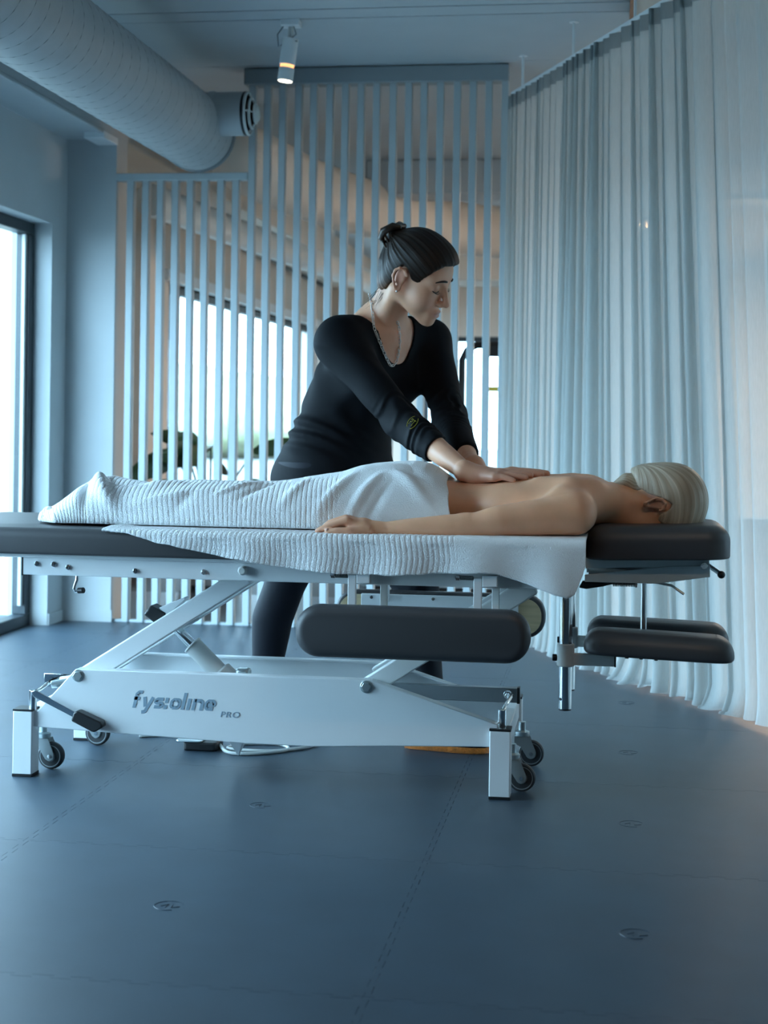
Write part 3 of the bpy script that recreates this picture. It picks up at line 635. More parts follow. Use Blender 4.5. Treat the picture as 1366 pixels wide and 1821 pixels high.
for y, zb in ((4.20, 0.234), (4.545, 0.228)):
    cl = mk('column', B().cyl((-0.125, y, zb + 0.004), (-0.125, y, 0.612), 0.0172, n=32), 'chrome', tb, smooth='auto')
    mk('column_cap', B().cyl((-0.125, y, zb), (-0.125, y, zb + 0.006), 0.0168, n=32), 'black', cl, smooth='auto')
    mk('column_hole', B().cyl((-0.1365, y - 0.0132, zb + 0.03), (-0.134, y - 0.0105, zb + 0.03), 0.004, n=10), 'black', cl)
    b = B(); b.cyl((-0.125, y, 0.350), (-0.125, y, 0.410), 0.0235, n=32); clp = mk('clamp', b, 'offwhite', tb, bevel=0.003)
    b = B(); b.cyl((-0.160, y, 0.372), (-0.146, y, 0.372), 0.009, n=14); mk('clamp_knob', b, 'black', clp, bevel=0.002)
    mk('shelf_arm', B().box(-0.108, y - 0.010, 0.354, 0.004, y + 0.010, 0.385), 'offwhite', tb, bevel=0.002)
    mk('shelf_arm_cap', B().box(0.003, y - 0.0105, 0.353, 0.0075, y + 0.0105, 0.386), 'black', tb)
def shelf(y0, y1, z0, tilt, x0, x1):
    def fn(u, v, t): return (u, v, t - tilt * (u - x0))
    o_ = []
    for k in range(40):                                        # tapered slipper-like outline
        a = 2 * PI * k / 40; ca_, sa_ = math.cos(a), math.sin(a)
        o_.append(((x0 + x1) / 2 + (x1 - x0) / 2 * math.copysign(abs(ca_) ** 0.42, ca_), (y0 + y1) / 2 + (y1 - y0) / 2 * math.copysign(abs(sa_) ** 0.5, sa_)))
    return mk('arm_shelf_pad', puff(o_, z0, z0 + 0.062, 0.012, 0.044, fn, 7), 'vinyl', tb, smooth='auto', sang=70)
s1 = shelf(4.12, 4.29, 0.392, 0.035, -0.078, 0.312); shelf(4.47, 4.64, 0.380, 0.03, -0.075, 0.322)
for x, z in ((0.035, 0.388), (0.072, 0.387), (0.11, 0.385)): mk('shelf_screw', B().cyl((x, 4.16, z - 0.006), (x, 4.16, z + 0.005), 0.005, n=10), 'black', s1)
# --- maker's lettering on the near beam
def text_mesh(body, size, shear, loc, offset, name, parent, m, space=1.0, width=1.0):
    cu_ = bpy.data.curves.new('t', 'FONT'); cu_.body = body; cu_.size = size; cu_.shear = shear; cu_.offset = offset; cu_.space_character = space; cu_.extrude = 0.0006; cu_.fill_mode = 'BOTH'
    o = bpy.data.objects.new('t', cu_); C.objects.link(o); bpy.context.view_layer.update()
    me = bpy.data.meshes.new_from_object(o.evaluated_get(bpy.context.evaluated_depsgraph_get())); bpy.data.objects.remove(o)
    V = [(loc[0] + v.co.x * width, loc[1] - v.co.z, loc[2] + v.co.y) for v in me.vertices]; F_ = [tuple(p.vertices) for p in me.polygons]
    bpy.data.meshes.remove(me)
    return mk(name, (V, F_), m, parent)
HWD = 0.0046; TT = 0.0262; BB = 0.0048
glyph = {'f': (0.0265, [[(0.006, 0), (0.006, 0.038), (0.011, 0.0435), (0.021, 0.0435)], [(0.0, TT), (0.017, TT)]]), 'y': (0.032, [[(0.003, TT + 0.0046), (0.010, 0.004)], [(0.027, TT + 0.0046), (0.012, -0.009), (0.003, -0.011)]]),
         's': (0.031, [[(0.003, BB), (0.020, BB), (0.0245, 0.009), (0.0245, 0.012), (0.020, 0.0155), (0.009, 0.0155), (0.0045, 0.0185), (0.0045, 0.022), (0.009, TT), (0.025, TT)]]),
         'i': (0.0148, [[(0.004, 0), (0.004, 0.011)], [(0.004, 0.0165), (0.004, TT + 0.0046)]]), 'o': (0.0335, [[(0.009, BB), (0.021, BB), (0.026, 0.010), (0.026, 0.021), (0.021, TT), (0.009, TT), (0.004, 0.021), (0.004, 0.010), (0.009, BB)]]),
         'l': (0.0150, [[(0.004, 0), (0.004, 0.046)]]), 'j': (0.0148, [[(0.004, 0), (0.004, TT + 0.0046)]]), 'n': (0.0335, [[(0.004, 0), (0.004, TT + 0.0046)], [(0.004, TT), (0.021, TT), (0.026, 0.021), (0.026, 0)]]),
         'e': (0.0335, [[(0.006, 0.0155), (0.026, 0.0155), (0.026, 0.021), (0.021, TT), (0.009, TT), (0.004, 0.021), (0.004, 0.010), (0.009, BB), (0.025, BB)]])}
cx_ = -1.300
for ch in 'fysioljne':                                          # heavy slanted capitals-less lettering; j here is the undotted i
    wd_, strokes = glyph[ch]; b = B()
    def put(u, v, dep): return (cx_ + u + 0.24 * v, 4.1578 - dep, 0.2005 + v)
    for st_ in strokes:
        for (u0, v0), (u1, v1) in zip(st_[:-1], st_[1:]):
            L_ = math.hypot(u1 - u0, v1 - v0); nx_, ny_ = -(v1 - v0) / L_ * HWD, (u1 - u0) / L_ * HWD
            q = [(u0 + nx_, v0 + ny_), (u0 - nx_, v0 - ny_), (u1 - nx_, v1 - ny_), (u1 + nx_, v1 + ny_)]
            b.add([put(u, v, 0.0002) for u, v in q] + [put(u, v, 0.0008) for u, v in q], [(0, 1, 2, 3), (4, 5, 6, 7), (0, 1, 5, 4), (1, 2, 6, 5), (2, 3, 7, 6), (3, 0, 4, 7)])
        for u, v in st_[1:-1]:
            q = [(u + HWD * math.cos(2 * PI * k / 10), v + HWD * math.sin(2 * PI * k / 10)) for k in range(10)]
            b.add([put(*p, 0.0002) for p in q] + [put(*p, 0.00079) for p in q], [tuple(range(10)), tuple(range(10, 20))] + [(k, (k + 1) % 10, 10 + (k + 1) % 10, 10 + k) for k in range(10)])
    tag(mk('letter', b, 'print', beams[-1]), kind='stuff'); cx_ += wd_
text_mesh('PRO', 0.022, 0.22, (-1.053, 4.1575, 0.185), 0.0, 'lettering', beams[-1], 'print', 1.12, 1.2)
# --- foot switch and cable on the floor
fs = empty('foot_switch', (-1.2, 4.6, 0), 'flat black foot switch with a pale cable lying on the floor under the table', 'foot switch')
mk('switch_box', B().prism(rrect(-1.27, 4.565, -1.165, 4.66, 0.015), 0.0, 0.026, 'z'), 'black', fs, bevel=0.005)
mk('switch_plate', B().prism(rrect(-1.29, 4.56, -1.21, 4.65, 0.012), 0.026, 0.031, 'z'), 'steel', fs, bevel=0.002)
pts = [(-1.165, 4.61, 0.012), (-1.13, 4.55, 0.006), (-1.08, 4.535, 0.005), (-1.02, 4.56, 0.005), (-0.96, 4.62, 0.005), (-1.0, 4.69, 0.005), (-1.1, 4.68, 0.005), (-1.14, 4.60, 0.006), (-1.06, 4.57, 0.008), (-0.98, 4.60, 0.006), (-0.9, 4.7, 0.005), (-1.0, 4.80, 0.005), (-1.3, 4.78, 0.005), (-1.45, 4.72, 0.005)]
def smooth_path(P, n=8):
    P = [Vector(p) for p in P]; out = []
    for i in range(len(P) - 1):
        p0, p1, p2, p3 = P[max(i - 1, 0)], P[i], P[i + 1], P[min(i + 2, len(P) - 1)]
        for k in range(n):
            t = k / n; out.append(0.5 * ((2 * p1) + (p2 - p0) * t + (2 * p0 - 5 * p1 + 4 * p2 - p3) * t * t + (3 * p1 - p0 - 3 * p2 + p3) * t ** 3))
    return out + [P[-1]]
mk('cable', B().tube(smooth_path(pts), 0.005, 8), 'offwhite', fs, smooth=True)
b = B(); b.add([(-1.107, 4.36, 0.118), (-1.02, 4.36, 0.118), (-1.063, 4.42, 0.022), (-1.107, 4.48, 0.118), (-1.02, 4.48, 0.118)], [(0, 1, 2), (1, 4, 2), (4, 3, 2), (3, 0, 2), (0, 3, 4, 1)]); mk('lower_bracket', b, 'white', tb, bevel=0.002)
# ================================================================== SOFT BODIES: distance fields turned into one continuous skin
def axis(segs):
    out = [segs[0][0]]
    for a, b, h in segs:
        n = max(1, int(round((b - a) / h))); out += [a + (b - a) * k / n for k in range(1, n + 1)]
    return np.array(out, dtype=np.float32)
def smin(a, b, k):
    if k <= 0: return np.minimum(a, b)
    h = np.maximum(k - np.abs(a - b), 0) / k
    return np.minimum(a, b) - h * h * k * 0.25
def smax(a, b, k): return -smin(-a, -b, k)
class Frame:
    def __init__(s, O=(0, 0, 0), R=None, sc=1.0): s.O = np.array(O, float); s.R = np.eye(3) if R is None else np.array(R, float); s.s = sc
    def w(s, p): return s.O + s.R @ (np.array(p, float) * s.s)
    def l(s, X, Y, Z):
        R = s.R; x, y, z = X - s.O[0], Y - s.O[1], Z - s.O[2]
        return [((R[0, i] * x + R[1, i] * y + R[2, i] * z) / s.s).astype(np.float32) for i in range(3)]
ID = Frame()
class Field:
    def __init__(s, xs, ys, zs): s.ax = (xs, ys, zs); s.D = np.full((len(xs), len(ys), len(zs)), 0.06, np.float32)
    def region(s, pts, pad):
        pts = np.array(pts, float); lo = pts.min(0) - pad; hi = pts.max(0) + pad; sl = []
        for i in range(3): a = max(0, np.searchsorted(s.ax[i], lo[i]) - 1); b = min(len(s.ax[i]), np.searchsorted(s.ax[i], hi[i]) + 1); sl.append(slice(a, max(b, a)))
        X, Y, Z = s.ax[0][sl[0]][:, None, None], s.ax[1][sl[1]][None, :, None], s.ax[2][sl[2]][None, None, :]
        return tuple(sl), X, Y, Z
    def apply(s, sl, d, k, sub):
        if s.D[sl].size == 0: return
        s.D[sl] = smax(s.D[sl], -d, k) if sub else smin(s.D[sl], d, k)
    def cone(s, a, b, ra, rb, k=0.02, fr=ID, sc=(1, 1, 1), sub=False):
        a, b = np.array(a, float), np.array(b, float); rm = max(ra, rb) * max(sc)
        sl, X, Y, Z = s.region([fr.w(a), fr.w(b)], rm * fr.s + k + 0.012)
        x, y, z = fr.l(X, Y, Z); S = np.array(sc, float)
        A, Bv = a / S, b / S; ba = Bv - A; L2 = max(1e-9, ba @ ba)
        px, py, pz = x / S[0] - A[0], y / S[1] - A[1], z / S[2] - A[2]
        t = np.clip((px * ba[0] + py * ba[1] + pz * ba[2]) / L2, 0, 1)
        d = np.sqrt((px - t * ba[0]) ** 2 + (py - t * ba[1]) ** 2 + (pz - t * ba[2]) ** 2) - (ra + (rb - ra) * t)
        s.apply(sl, (d * fr.s * min(1.0, min(sc))).astype(np.float32), k, sub)
    def chain(s, pts, k=0.02, fr=ID, sc=(1, 1, 1)):
        """one tapering limb: sharp union of its segments, blended as a whole into the body"""
        rm = max(r for _, r in pts) * max(sc); sl, X, Y, Z = s.region([fr.w(p) for p, _ in pts], rm * fr.s + k + 0.012)
        if s.D[sl].size == 0: return
        x, y, z = fr.l(X, Y, Z); S = np.array(sc, float); best = None; x, y, z = x / S[0], y / S[1], z / S[2]
        for (a, ra), (b, rb) in zip(pts[:-1], pts[1:]):
            A, ba = np.array(a, float) / S, (np.array(b, float) - np.array(a, float)) / S; L2 = max(1e-9, ba @ ba)
            t = np.clip(((x - A[0]) * ba[0] + (y - A[1]) * ba[1] + (z - A[2]) * ba[2]) / L2, 0, 1)
            d = np.sqrt((x - A[0] - t * ba[0]) ** 2 + (y - A[1] - t * ba[1]) ** 2 + (z - A[2] - t * ba[2]) ** 2) - (ra + (rb - ra) * t * t * (3 - 2 * t) * 0.5 - (ra - rb) * 0.5 * t)
            best = d if best is None else np.minimum(best, d)
        s.apply(sl, (best * fr.s * min(1.0, min(sc))).astype(np.float32), k, False)
    def ell(s, c, r, k=0.02, fr=ID, sub=False, R=None):
        rm = max(r); sl, X, Y, Z = s.region([fr.w(c)], rm * fr.s + k + 0.012)
        x, y, z = fr.l(X, Y, Z); x, y, z = x - c[0], y - c[1], z - c[2]
        if R is not None:
            R = np.array(R, float); x, y, z = R[0, 0] * x + R[1, 0] * y + R[2, 0] * z, R[0, 1] * x + R[1, 1] * y + R[2, 1] * z, R[0, 2] * x + R[1, 2] * y + R[2, 2] * z
        k0 = np.sqrt((x / r[0]) ** 2 + (y / r[1]) ** 2 + (z / r[2]) ** 2); k1 = np.sqrt((x / r[0] ** 2) ** 2 + (y / r[1] ** 2) ** 2 + (z / r[2] ** 2) ** 2)
        s.apply(sl, (k0 * (k0 - 1) / np.maximum(k1, 1e-6) * fr.s).astype(np.float32), k, sub)
    def mesh(s, D=None): return surface_nets(s.D if D is None else D, *s.ax)
def surface_nets(D, xs, ys, zs):
    S = D < 0; nx, ny, nz = D.shape
    c = np.zeros((nx - 1, ny - 1, nz - 1), np.uint8)
    cs = [(i, j, k) for i in (0, 1) for j in (0, 1) for k in (0, 1)]
    for i, j, k in cs: c += S[i:nx - 1 + i, j:ny - 1 + j, k:nz - 1 + k]
    I, J, K = np.nonzero((c > 0) & (c < 8)); N = len(I)
    val = {q: D[I + q[0], J + q[1], K + q[2]].astype(np.float64) for q in cs}
    acc = np.zeros((N, 3)); cnt = np.zeros(N)
    for a in cs:
        for ax in range(3):
            if a[ax]: continue
            b = list(a); b[ax] = 1; b = tuple(b); va, vb = val[a], val[b]; m = (va < 0) != (vb < 0)
            t = np.where(m, va / np.where(m, va - vb, 1), 0)
            for d in range(3): acc[:, d] += np.where(m, a[d] + (t if d == ax else 0), 0)
            cnt += m
    acc /= cnt[:, None]
    P = np.stack([np.interp(I + acc[:, 0], np.arange(nx), xs), np.interp(J + acc[:, 1], np.arange(ny), ys), np.interp(K + acc[:, 2], np.arange(nz), zs)], 1)
    idx = np.full(c.shape, -1, np.int32); idx[I, J, K] = np.arange(N); Q = []
    for ax in range(3):
        a = [slice(1, -1)] * 3; b = [slice(1, -1)] * 3; a[ax] = slice(0, -1); b[ax] = slice(1, None)
        A, Bq = S[tuple(a)], S[tuple(b)]; m = A != Bq; g = np.array(np.nonzero(m)); ins = A[m]
        off = np.array([1, 1, 1])[:, None] * 1; off[ax] = 0; g = g + off
        u, v = [(1, 2), (2, 0), (0, 1)][ax]
        def cell(du, dv): h = g.copy(); h[u] -= du; h[v] -= dv; return idx[h[0], h[1], h[2]]
        q = np.stack([cell(1, 1), cell(0, 1), cell(0, 0), cell(1, 0)], 1); q[~ins] = q[~ins][:, ::-1]; Q.append(q)
    Q = np.concatenate(Q); Q = Q[(Q >= 0).all(1)]
    return P, Q
def relax(P, Q, n=2, w=0.5):
    for _ in range(n):
        A = np.zeros_like(P); c = np.zeros(len(P))
        for i in range(4):
            np.add.at(A, Q[:, i], P[Q[:, (i + 1) % 4]]); np.add.at(c, Q[:, i], 1); np.add.at(A, Q[:, i], P[Q[:, (i - 1) % 4]]); np.add.at(c, Q[:, i], 1)
        P = P * (1 - w) + w * A / np.maximum(c, 1)[:, None]
    return P
def keep_largest(P, Q):
    lab = np.arange(len(P))
    while True:
        m = lab[Q].min(1); new = lab.copy()
        for i in range(4): np.minimum.at(new, Q[:, i], m)
        new = new[new]
        if (new == lab).all(): break
        lab = new
    u, c = np.unique(lab[Q[:, 0]], return_counts=True); keep = lab == u[c.argmax()]
    idx = np.cumsum(keep) - 1; return P[keep], idx[Q[keep[Q[:, 0]]]]
def mesh_np(name, P, Q, m, parent=None, org=None, attrs=None):
    if org is None: org = ((P[:, 0].min() + P[:, 0].max()) / 2, (P[:, 1].min() + P[:, 1].max()) / 2, P[:, 2].min())
    me = bpy.data.meshes.new(name); me.vertices.add(len(P)); me.vertices.foreach_set('co', (P - np.array(org)).astype(np.float32).ravel())
    me.loops.add(Q.size); me.loops.foreach_set('vertex_index', Q.astype(np.int32).ravel())
    me.polygons.add(len(Q)); me.polygons.foreach_set('loop_start', np.arange(0, Q.size, Q.shape[1], dtype=np.int32)); me.update(calc_edges=True); me.validate()
    for k, a in (attrs or {}).items():
        if a.ndim == 1: at_ = me.attributes.new(k, 'FLOAT', 'POINT'); at_.data.foreach_set('value', a.astype(np.float32))
        else: at_ = me.attributes.new(k, 'FLOAT_COLOR', 'POINT'); at_.data.foreach_set('color', np.concatenate([a, np.ones((len(a), 1))], 1).astype(np.float32).ravel())
    for mm in (m if isinstance(m, (list, tuple)) else [m]): me.materials.append(M[mm] if isinstance(mm, str) else mm)
    me.shade_smooth()
    return link(bpy.data.objects.new(name, me), parent, org)
def rotm(axis_, deg): return np.array(Matrix.Rotation(math.radians(deg), 3, axis_))
# --- materials of people
def skin_mat(name, rough=0.5):
    m = bpy.data.materials.new(name); m.use_nodes = True; N = m.node_tree.nodes; Lk = m.node_tree.links; b = N['Principled BSDF']
    a = N.new('ShaderNodeAttribute'); a.attribute_name = 'tint'
    n = N.new('ShaderNodeTexNoise'); n.inputs['Scale'].default_value = 22; n.inputs['Detail'].default_value = 6
    tc = N.new('ShaderNodeTexCoord'); Lk.new(tc.outputs['Object'], n.inputs['Vector'])
    mr = N.new('ShaderNodeMapRange'); mr.inputs['To Min'].default_value = 0.88; mr.inputs['To Max'].default_value = 1.1; Lk.new(n.outputs['Fac'], mr.inputs['Value'])
    mx = N.new('ShaderNodeMix'); mx.data_type = 'RGBA'; mx.blend_type = 'MULTIPLY'; mx.inputs[0].default_value = 1
    Lk.new(a.outputs['Color'], mx.inputs[6]); Lk.new(mr.outputs[0], mx.inputs[7]); Lk.new(mx.outputs[2], b.inputs['Base Color'])
    b.inputs['Roughness'].default_value = rough; b.inputs['Subsurface Weight'].default_value = 0.12; b.inputs['Subsurface Scale'].default_value = 0.01; b.inputs['Subsurface Radius'].default_value = (1, 0.4, 0.2)
    n2 = N.new('ShaderNodeTexNoise'); n2.inputs['Scale'].default_value = 420; Lk.new(tc.outputs['Object'], n2.inputs['Vector'])
    bp = N.new('ShaderNodeBump'); bp.inputs['Strength'].default_value = 0.08; bp.inputs['Distance'].default_value = 0.002; Lk.new(n2.outputs['Fac'], bp.inputs['Height']); Lk.new(bp.outputs[0], b.inputs['Normal'])
    return m
def hair_mat(name, c1, c2, rough=0.38, spec=0.4):
    m = bpy.data.materials.new(name); m.use_nodes = True; N = m.node_tree.nodes; Lk = m.node_tree.links; b = N['Principled BSDF']
    a = N.new('ShaderNodeAttribute'); a.attribute_name = 'strand'; h = N.new('ShaderNodeAttribute'); h.attribute_name = 'tint'
    cb = N.new('ShaderNodeCombineXYZ'); Lk.new(a.outputs['Fac'], cb.inputs[0])
    n = N.new('ShaderNodeTexNoise'); n.inputs['Scale'].default_value = 2.3; n.inputs['Detail'].default_value = 5; n.inputs['Roughness'].default_value = 0.68; Lk.new(cb.outputs[0], n.inputs['Vector'])
    mr = N.new('ShaderNodeMapRange'); mr.inputs['From Min'].default_value = 0.36; mr.inputs['From Max'].default_value = 0.64; Lk.new(n.outputs['Fac'], mr.inputs['Value'])
    mx = N.new('ShaderNodeMix'); mx.data_type = 'RGBA'; mx.inputs[6].default_value = (*c1, 1); mx.inputs[7].default_value = (*c2, 1); Lk.new(mr.outputs[0], mx.inputs[0])
    mu = N.new('ShaderNodeMix'); mu.data_type = 'RGBA'; mu.blend_type = 'MULTIPLY'; mu.inputs[0].default_value = 1; Lk.new(mx.outputs[2], mu.inputs[6]); Lk.new(h.outputs['Color'], mu.inputs[7]); Lk.new(mu.outputs[2], b.inputs['Base Color'])
    b.inputs['Roughness'].default_value = rough; b.inputs['Specular IOR Level'].default_value = spec
    bp = N.new('ShaderNodeBump'); bp.inputs['Strength'].default_value = 0.55; bp.inputs['Distance'].default_value = 0.003; Lk.new(n.outputs['Fac'], bp.inputs['Height']); Lk.new(bp.outputs[0], b.inputs['Normal'])
    return m
M['skin'] = skin_mat('skin', 0.47)
M['hair_dark'] = hair_mat('dark_brown_hair', (0.006, 0.004, 0.003), (0.028, 0.015, 0.009), 0.45, 0.22)
M['hair_blond'] = hair_mat('ash_blond_hair', (0.36, 0.28, 0.19), (0.74, 0.64, 0.50), 0.42)
M['shirt'] = mat('black_jersey', (0.0036, 0.0045, 0.0065), 0.75, bump=0.10, bscale=500, spec=0.14)
M['legging'] = mat('navy_black_leggings', (0.006, 0.0075, 0.013), 0.65, bump=0.05, bscale=600, spec=0.18)
M['lash'] = mat('lash_and_brow', (0.016, 0.010, 0.008), 0.7)
M['silver'] = mat('silver_chain', (0.86, 0.84, 0.80), 0.22, metal=0.45)
M['claw'] = mat('tortoiseshell_claw', (0.010, 0.008, 0.007), 0.3, col2=(0.05, 0.022, 0.008), vscale=40)
M['orange'] = mat('fuzzy_orange', (0.72, 0.20, 0.02), 0.95, bump=0.9, bscale=150, var=0.25, vscale=60, sheen=0.5)
M['nail'] = mat('nail', (0.60, 0.36, 0.30), 0.3)
M['emblem'] = mat('yellow_green_print', (0.42, 0.40, 0.04), 0.6)

def head_shape(F, fr, ears=(1, -1), small=False):
    """female head in its own frame: x forward, y left, z up, origin between the ears"""
    if small: F.ell((0.000, 0, 0.034), (0.080, 0.068, 0.074), 0.02, fr)
    else: F.ell((-0.012, 0, 0.048), (0.096, 0.074, 0.090), 0.02, fr)
    F.ell((0.034, 0, -0.006), (0.056, 0.055, 0.078), 0.03, fr)
    F.ell((0.045, 0, 0.045 if small else 0.055), (0.047, 0.055, 0.042), 0.03, fr)                      # forehead
    for s in (1, -1):
        F.cone((0.000, s * 0.049, -0.043), (0.066, s * 0.012, -0.086), 0.015, 0.014, 0.03, fr)   # jaw line
        F.ell((0.052, s * 0.037, -0.030), (0.028, 0.024, 0.030), 0.03, fr)          # cheek
        F.cone((0.080, s * 0.014, 0.027), (0.068, s * 0.042, 0.028), 0.011, 0.010, 0.018, fr)     # brow ridge
        F.ell((0.099, s * 0.031, 0.006), (0.016, 0.016, 0.013), 0.016, fr, sub=True)
        F.ell((0.0735, s * 0.031, 0.0065), (0.0145, 0.0155, 0.0135), 0.004, fr)     # lidded eye
    F.ell((0.079, 0, -0.091), (0.014, 0.016, 0.013), 0.018, fr)                      # chin
    F.ell((0.078, 0, -0.064), (0.017, 0.026, 0.022), 0.02, fr)                      # mouth mound
    F.cone((0.089, 0, 0.014), (0.111, 0, -0.030), 0.0072, 0.0088, 0.014, fr)        # nose bridge to tip
    for s in (1, -1): F.ell((0.099, s * 0.0115, -0.034), (0.010, 0.0075, 0.0078), 0.008, fr)
    F.cone((0.0945, -0.010, -0.0575), (0.0945, 0.010, -0.0575), 0.0052, 0.0052, 0.006, fr)
    F.cone((0.0935, -0.012, -0.0705), (0.0935, 0.012, -0.0705), 0.0058, 0.0058, 0.006, fr)
    F.cone((0.1015, -0.018, -0.0638), (0.1015, 0.018, -0.0638), 0.0026, 0.0026, 0.004, fr, sub=True)
    for s in ears:
        e = [(0.012, 0.018), (0.004, 0.030), (-0.010, 0.033), (-0.021, 0.022), (-0.022, 0.006), (-0.014, -0.010), (-0.006, -0.022), (0.003, -0.024), (0.004, -0.012)]
        F.ell((-0.006, s * 0.0735, 0.006), (0.016, 0.008, 0.026), 0.006, fr)
        F.ell((-0.003, s * 0.0845, 0.003), (0.009, 0.0065, 0.012), 0.005, fr, sub=True)
        for (x0, z0), (x1, z1) in zip(e[:-1], e[1:]):
            F.cone((x0, s * (0.079 + 0.008 * (x0 < -0.005)), z0), (x1, s * (0.079 + 0.008 * (x1 < -0.005)), z1), 0.0038, 0.0038, 0.004, fr)
        F.ell((-0.001, s * 0.079, -0.022), (0.007, 0.005, 0.008), 0.005, fr)
HX = np.array([-0.16, -0.105, -0.085, -0.045, -0.030, -0.020, -0.008, 0.008, 0.022, 0.040, 0.052, 0.066, 0.084, 0.15])
HZ = np.array([-0.075, -0.075, -0.068, -0.046, -0.022, 0.022, 0.040, 0.034, 0.010, 0.006, 0.026, 0.058, 0.084, 0.10])
def hair_cap(fr, h=0.0035, extra=None, small=False, low=0.0):
    xs = np.arange(-0.18, 0.13, h, dtype=np.float32); F = Field(xs, np.arange(-0.12, 0.12, h, dtype=np.float32), np.arange(-0.12, 0.19, h, dtype=np.float32))
    if small:
        F.ell((-0.002, 0, 0.045), (0.090, 0.079, 0.089), 0.01); F.ell((0.042, 0, 0.062), (0.060, 0.068, 0.050), 0.03); F.ell((-0.040, 0, -0.010), (0.044, 0.058, 0.066), 0.03)
    else:
        F.ell((-0.013, 0, 0.052), (0.1055, 0.083, 0.098), 0.01); F.ell((0.038, 0, 0.064), (0.056, 0.067, 0.049), 0.03); F.ell((-0.060, 0, -0.010), (0.052, 0.060, 0.075), 0.03)
    X, Y, Z = F.ax[0][:, None, None], F.ax[1][None, :, None], F.ax[2][None, None, :]
    zm = np.interp(F.ax[0], HX, HZ - (0.012 * (HX > 0.06) if small else 0))[:, None, None].astype(np.float32) + low * np.abs(Y)
    F.D = smax(F.D, zm - Z + 0 * F.D, 0.006)
    if extra: extra(F)
    return F
def comb(P, st, amp=0.0011, c=(0, 0, 0.03)):                      # shallow combed grooves along the strands
    d = P - np.array(c); d /= np.linalg.norm(d, axis=1, keepdims=True); a = st / 6.0
    g = np.sin(34 * a + 1.3 * np.sin(9 * a)) * 0.55 + np.sin(71 * a + 2.0 * np.sin(13 * a)) * 0.35 + np.sin(13 * a + 0.7) * 0.5
    return P + d * (g * amp)[:, None]
# ================================================================== PATIENT lying face down
PX = axis([(-1.70, -0.82, 0.008), (-0.82, 0.30, 0.0035)]); PY = axis([(4.09, 4.30, 0.0035), (4.30, 4.78, 0.005)]); PZ = axis([(0.62, 0.68, 0.006), (0.68, 0.905, 0.0035)])
F = Field(PX, PY, PZ)
YB = 4.43
F.chain([((-0.68, YB, 0.772), 0.074), ((-0.58, YB, 0.772), 0.074), ((-0.50, YB, 0.762), 0.066), ((-0.42, YB, 0.760), 0.066), ((-0.33, YB, 0.761), 0.069), ((-0.25, YB, 0.766), 0.076), ((-0.15, YB, 0.770), 0.080), ((-0.085, YB, 0.768), 0.066)], 0.05, ID, (1, 2.0, 1))
for s in (1, -1):
    F.ell((-0.62, YB + s * 0.080, 0.785), (0.13, 0.066, 0.075), 0.05)
    F.cone((-0.20, YB + s * 0.095, 0.818), (-0.125, YB + s * 0.130, 0.818), 0.022, 0.026, 0.04)    # shoulder blade
    F.cone((-0.115, YB + s * 0.19, 0.765), (-0.09, YB + s * 0.10, 0.790), 0.052, 0.045, 0.05)        # deltoid into trapezius
    F.cone((-0.06, YB + s * 0.10, 0.790), (0.005, YB + s * 0.02, 0.778), 0.040, 0.040, 0.05)
    F.cone((-0.30, YB + s * 0.105, 0.765), (-0.15, YB + s * 0.145, 0.752), 0.045, 0.050, 0.05)       # side of rib cage
    F.chain([((-0.70, YB + s * 0.085, 0.765), 0.078), ((-1.05, YB + s * 0.085, 0.742), 0.050), ((-1.20, YB + s * 0.085, 0.742), 0.050), ((-1.42, YB + s * 0.07, 0.745), 0.030)], 0.03)
    F.chain([((-1.42, YB + s * 0.07, 0.745), 0.030), ((-1.49, YB + s * 0.07, 0.765), 0.030), ((-1.56, YB + s * 0.07, 0.728), 0.026), ((-1.62, YB + s * 0.07, 0.71), 0.018)], 0.02)
F.cone((-0.62, YB, 0.862), (-0.10, YB, 0.866), 0.010, 0.012, 0.035, sub=True)                     # spine furrow
F.chain([((-0.075, YB, 0.775), 0.055), ((0.0, YB, 0.757), 0.048), ((0.075, YB, 0.756), 0.048)], 0.035)
F.cone((-0.16, YB - 0.20, 0.79), (-0.145, YB - 0.185, 0.80), 0.012, 0.012, 0.03)
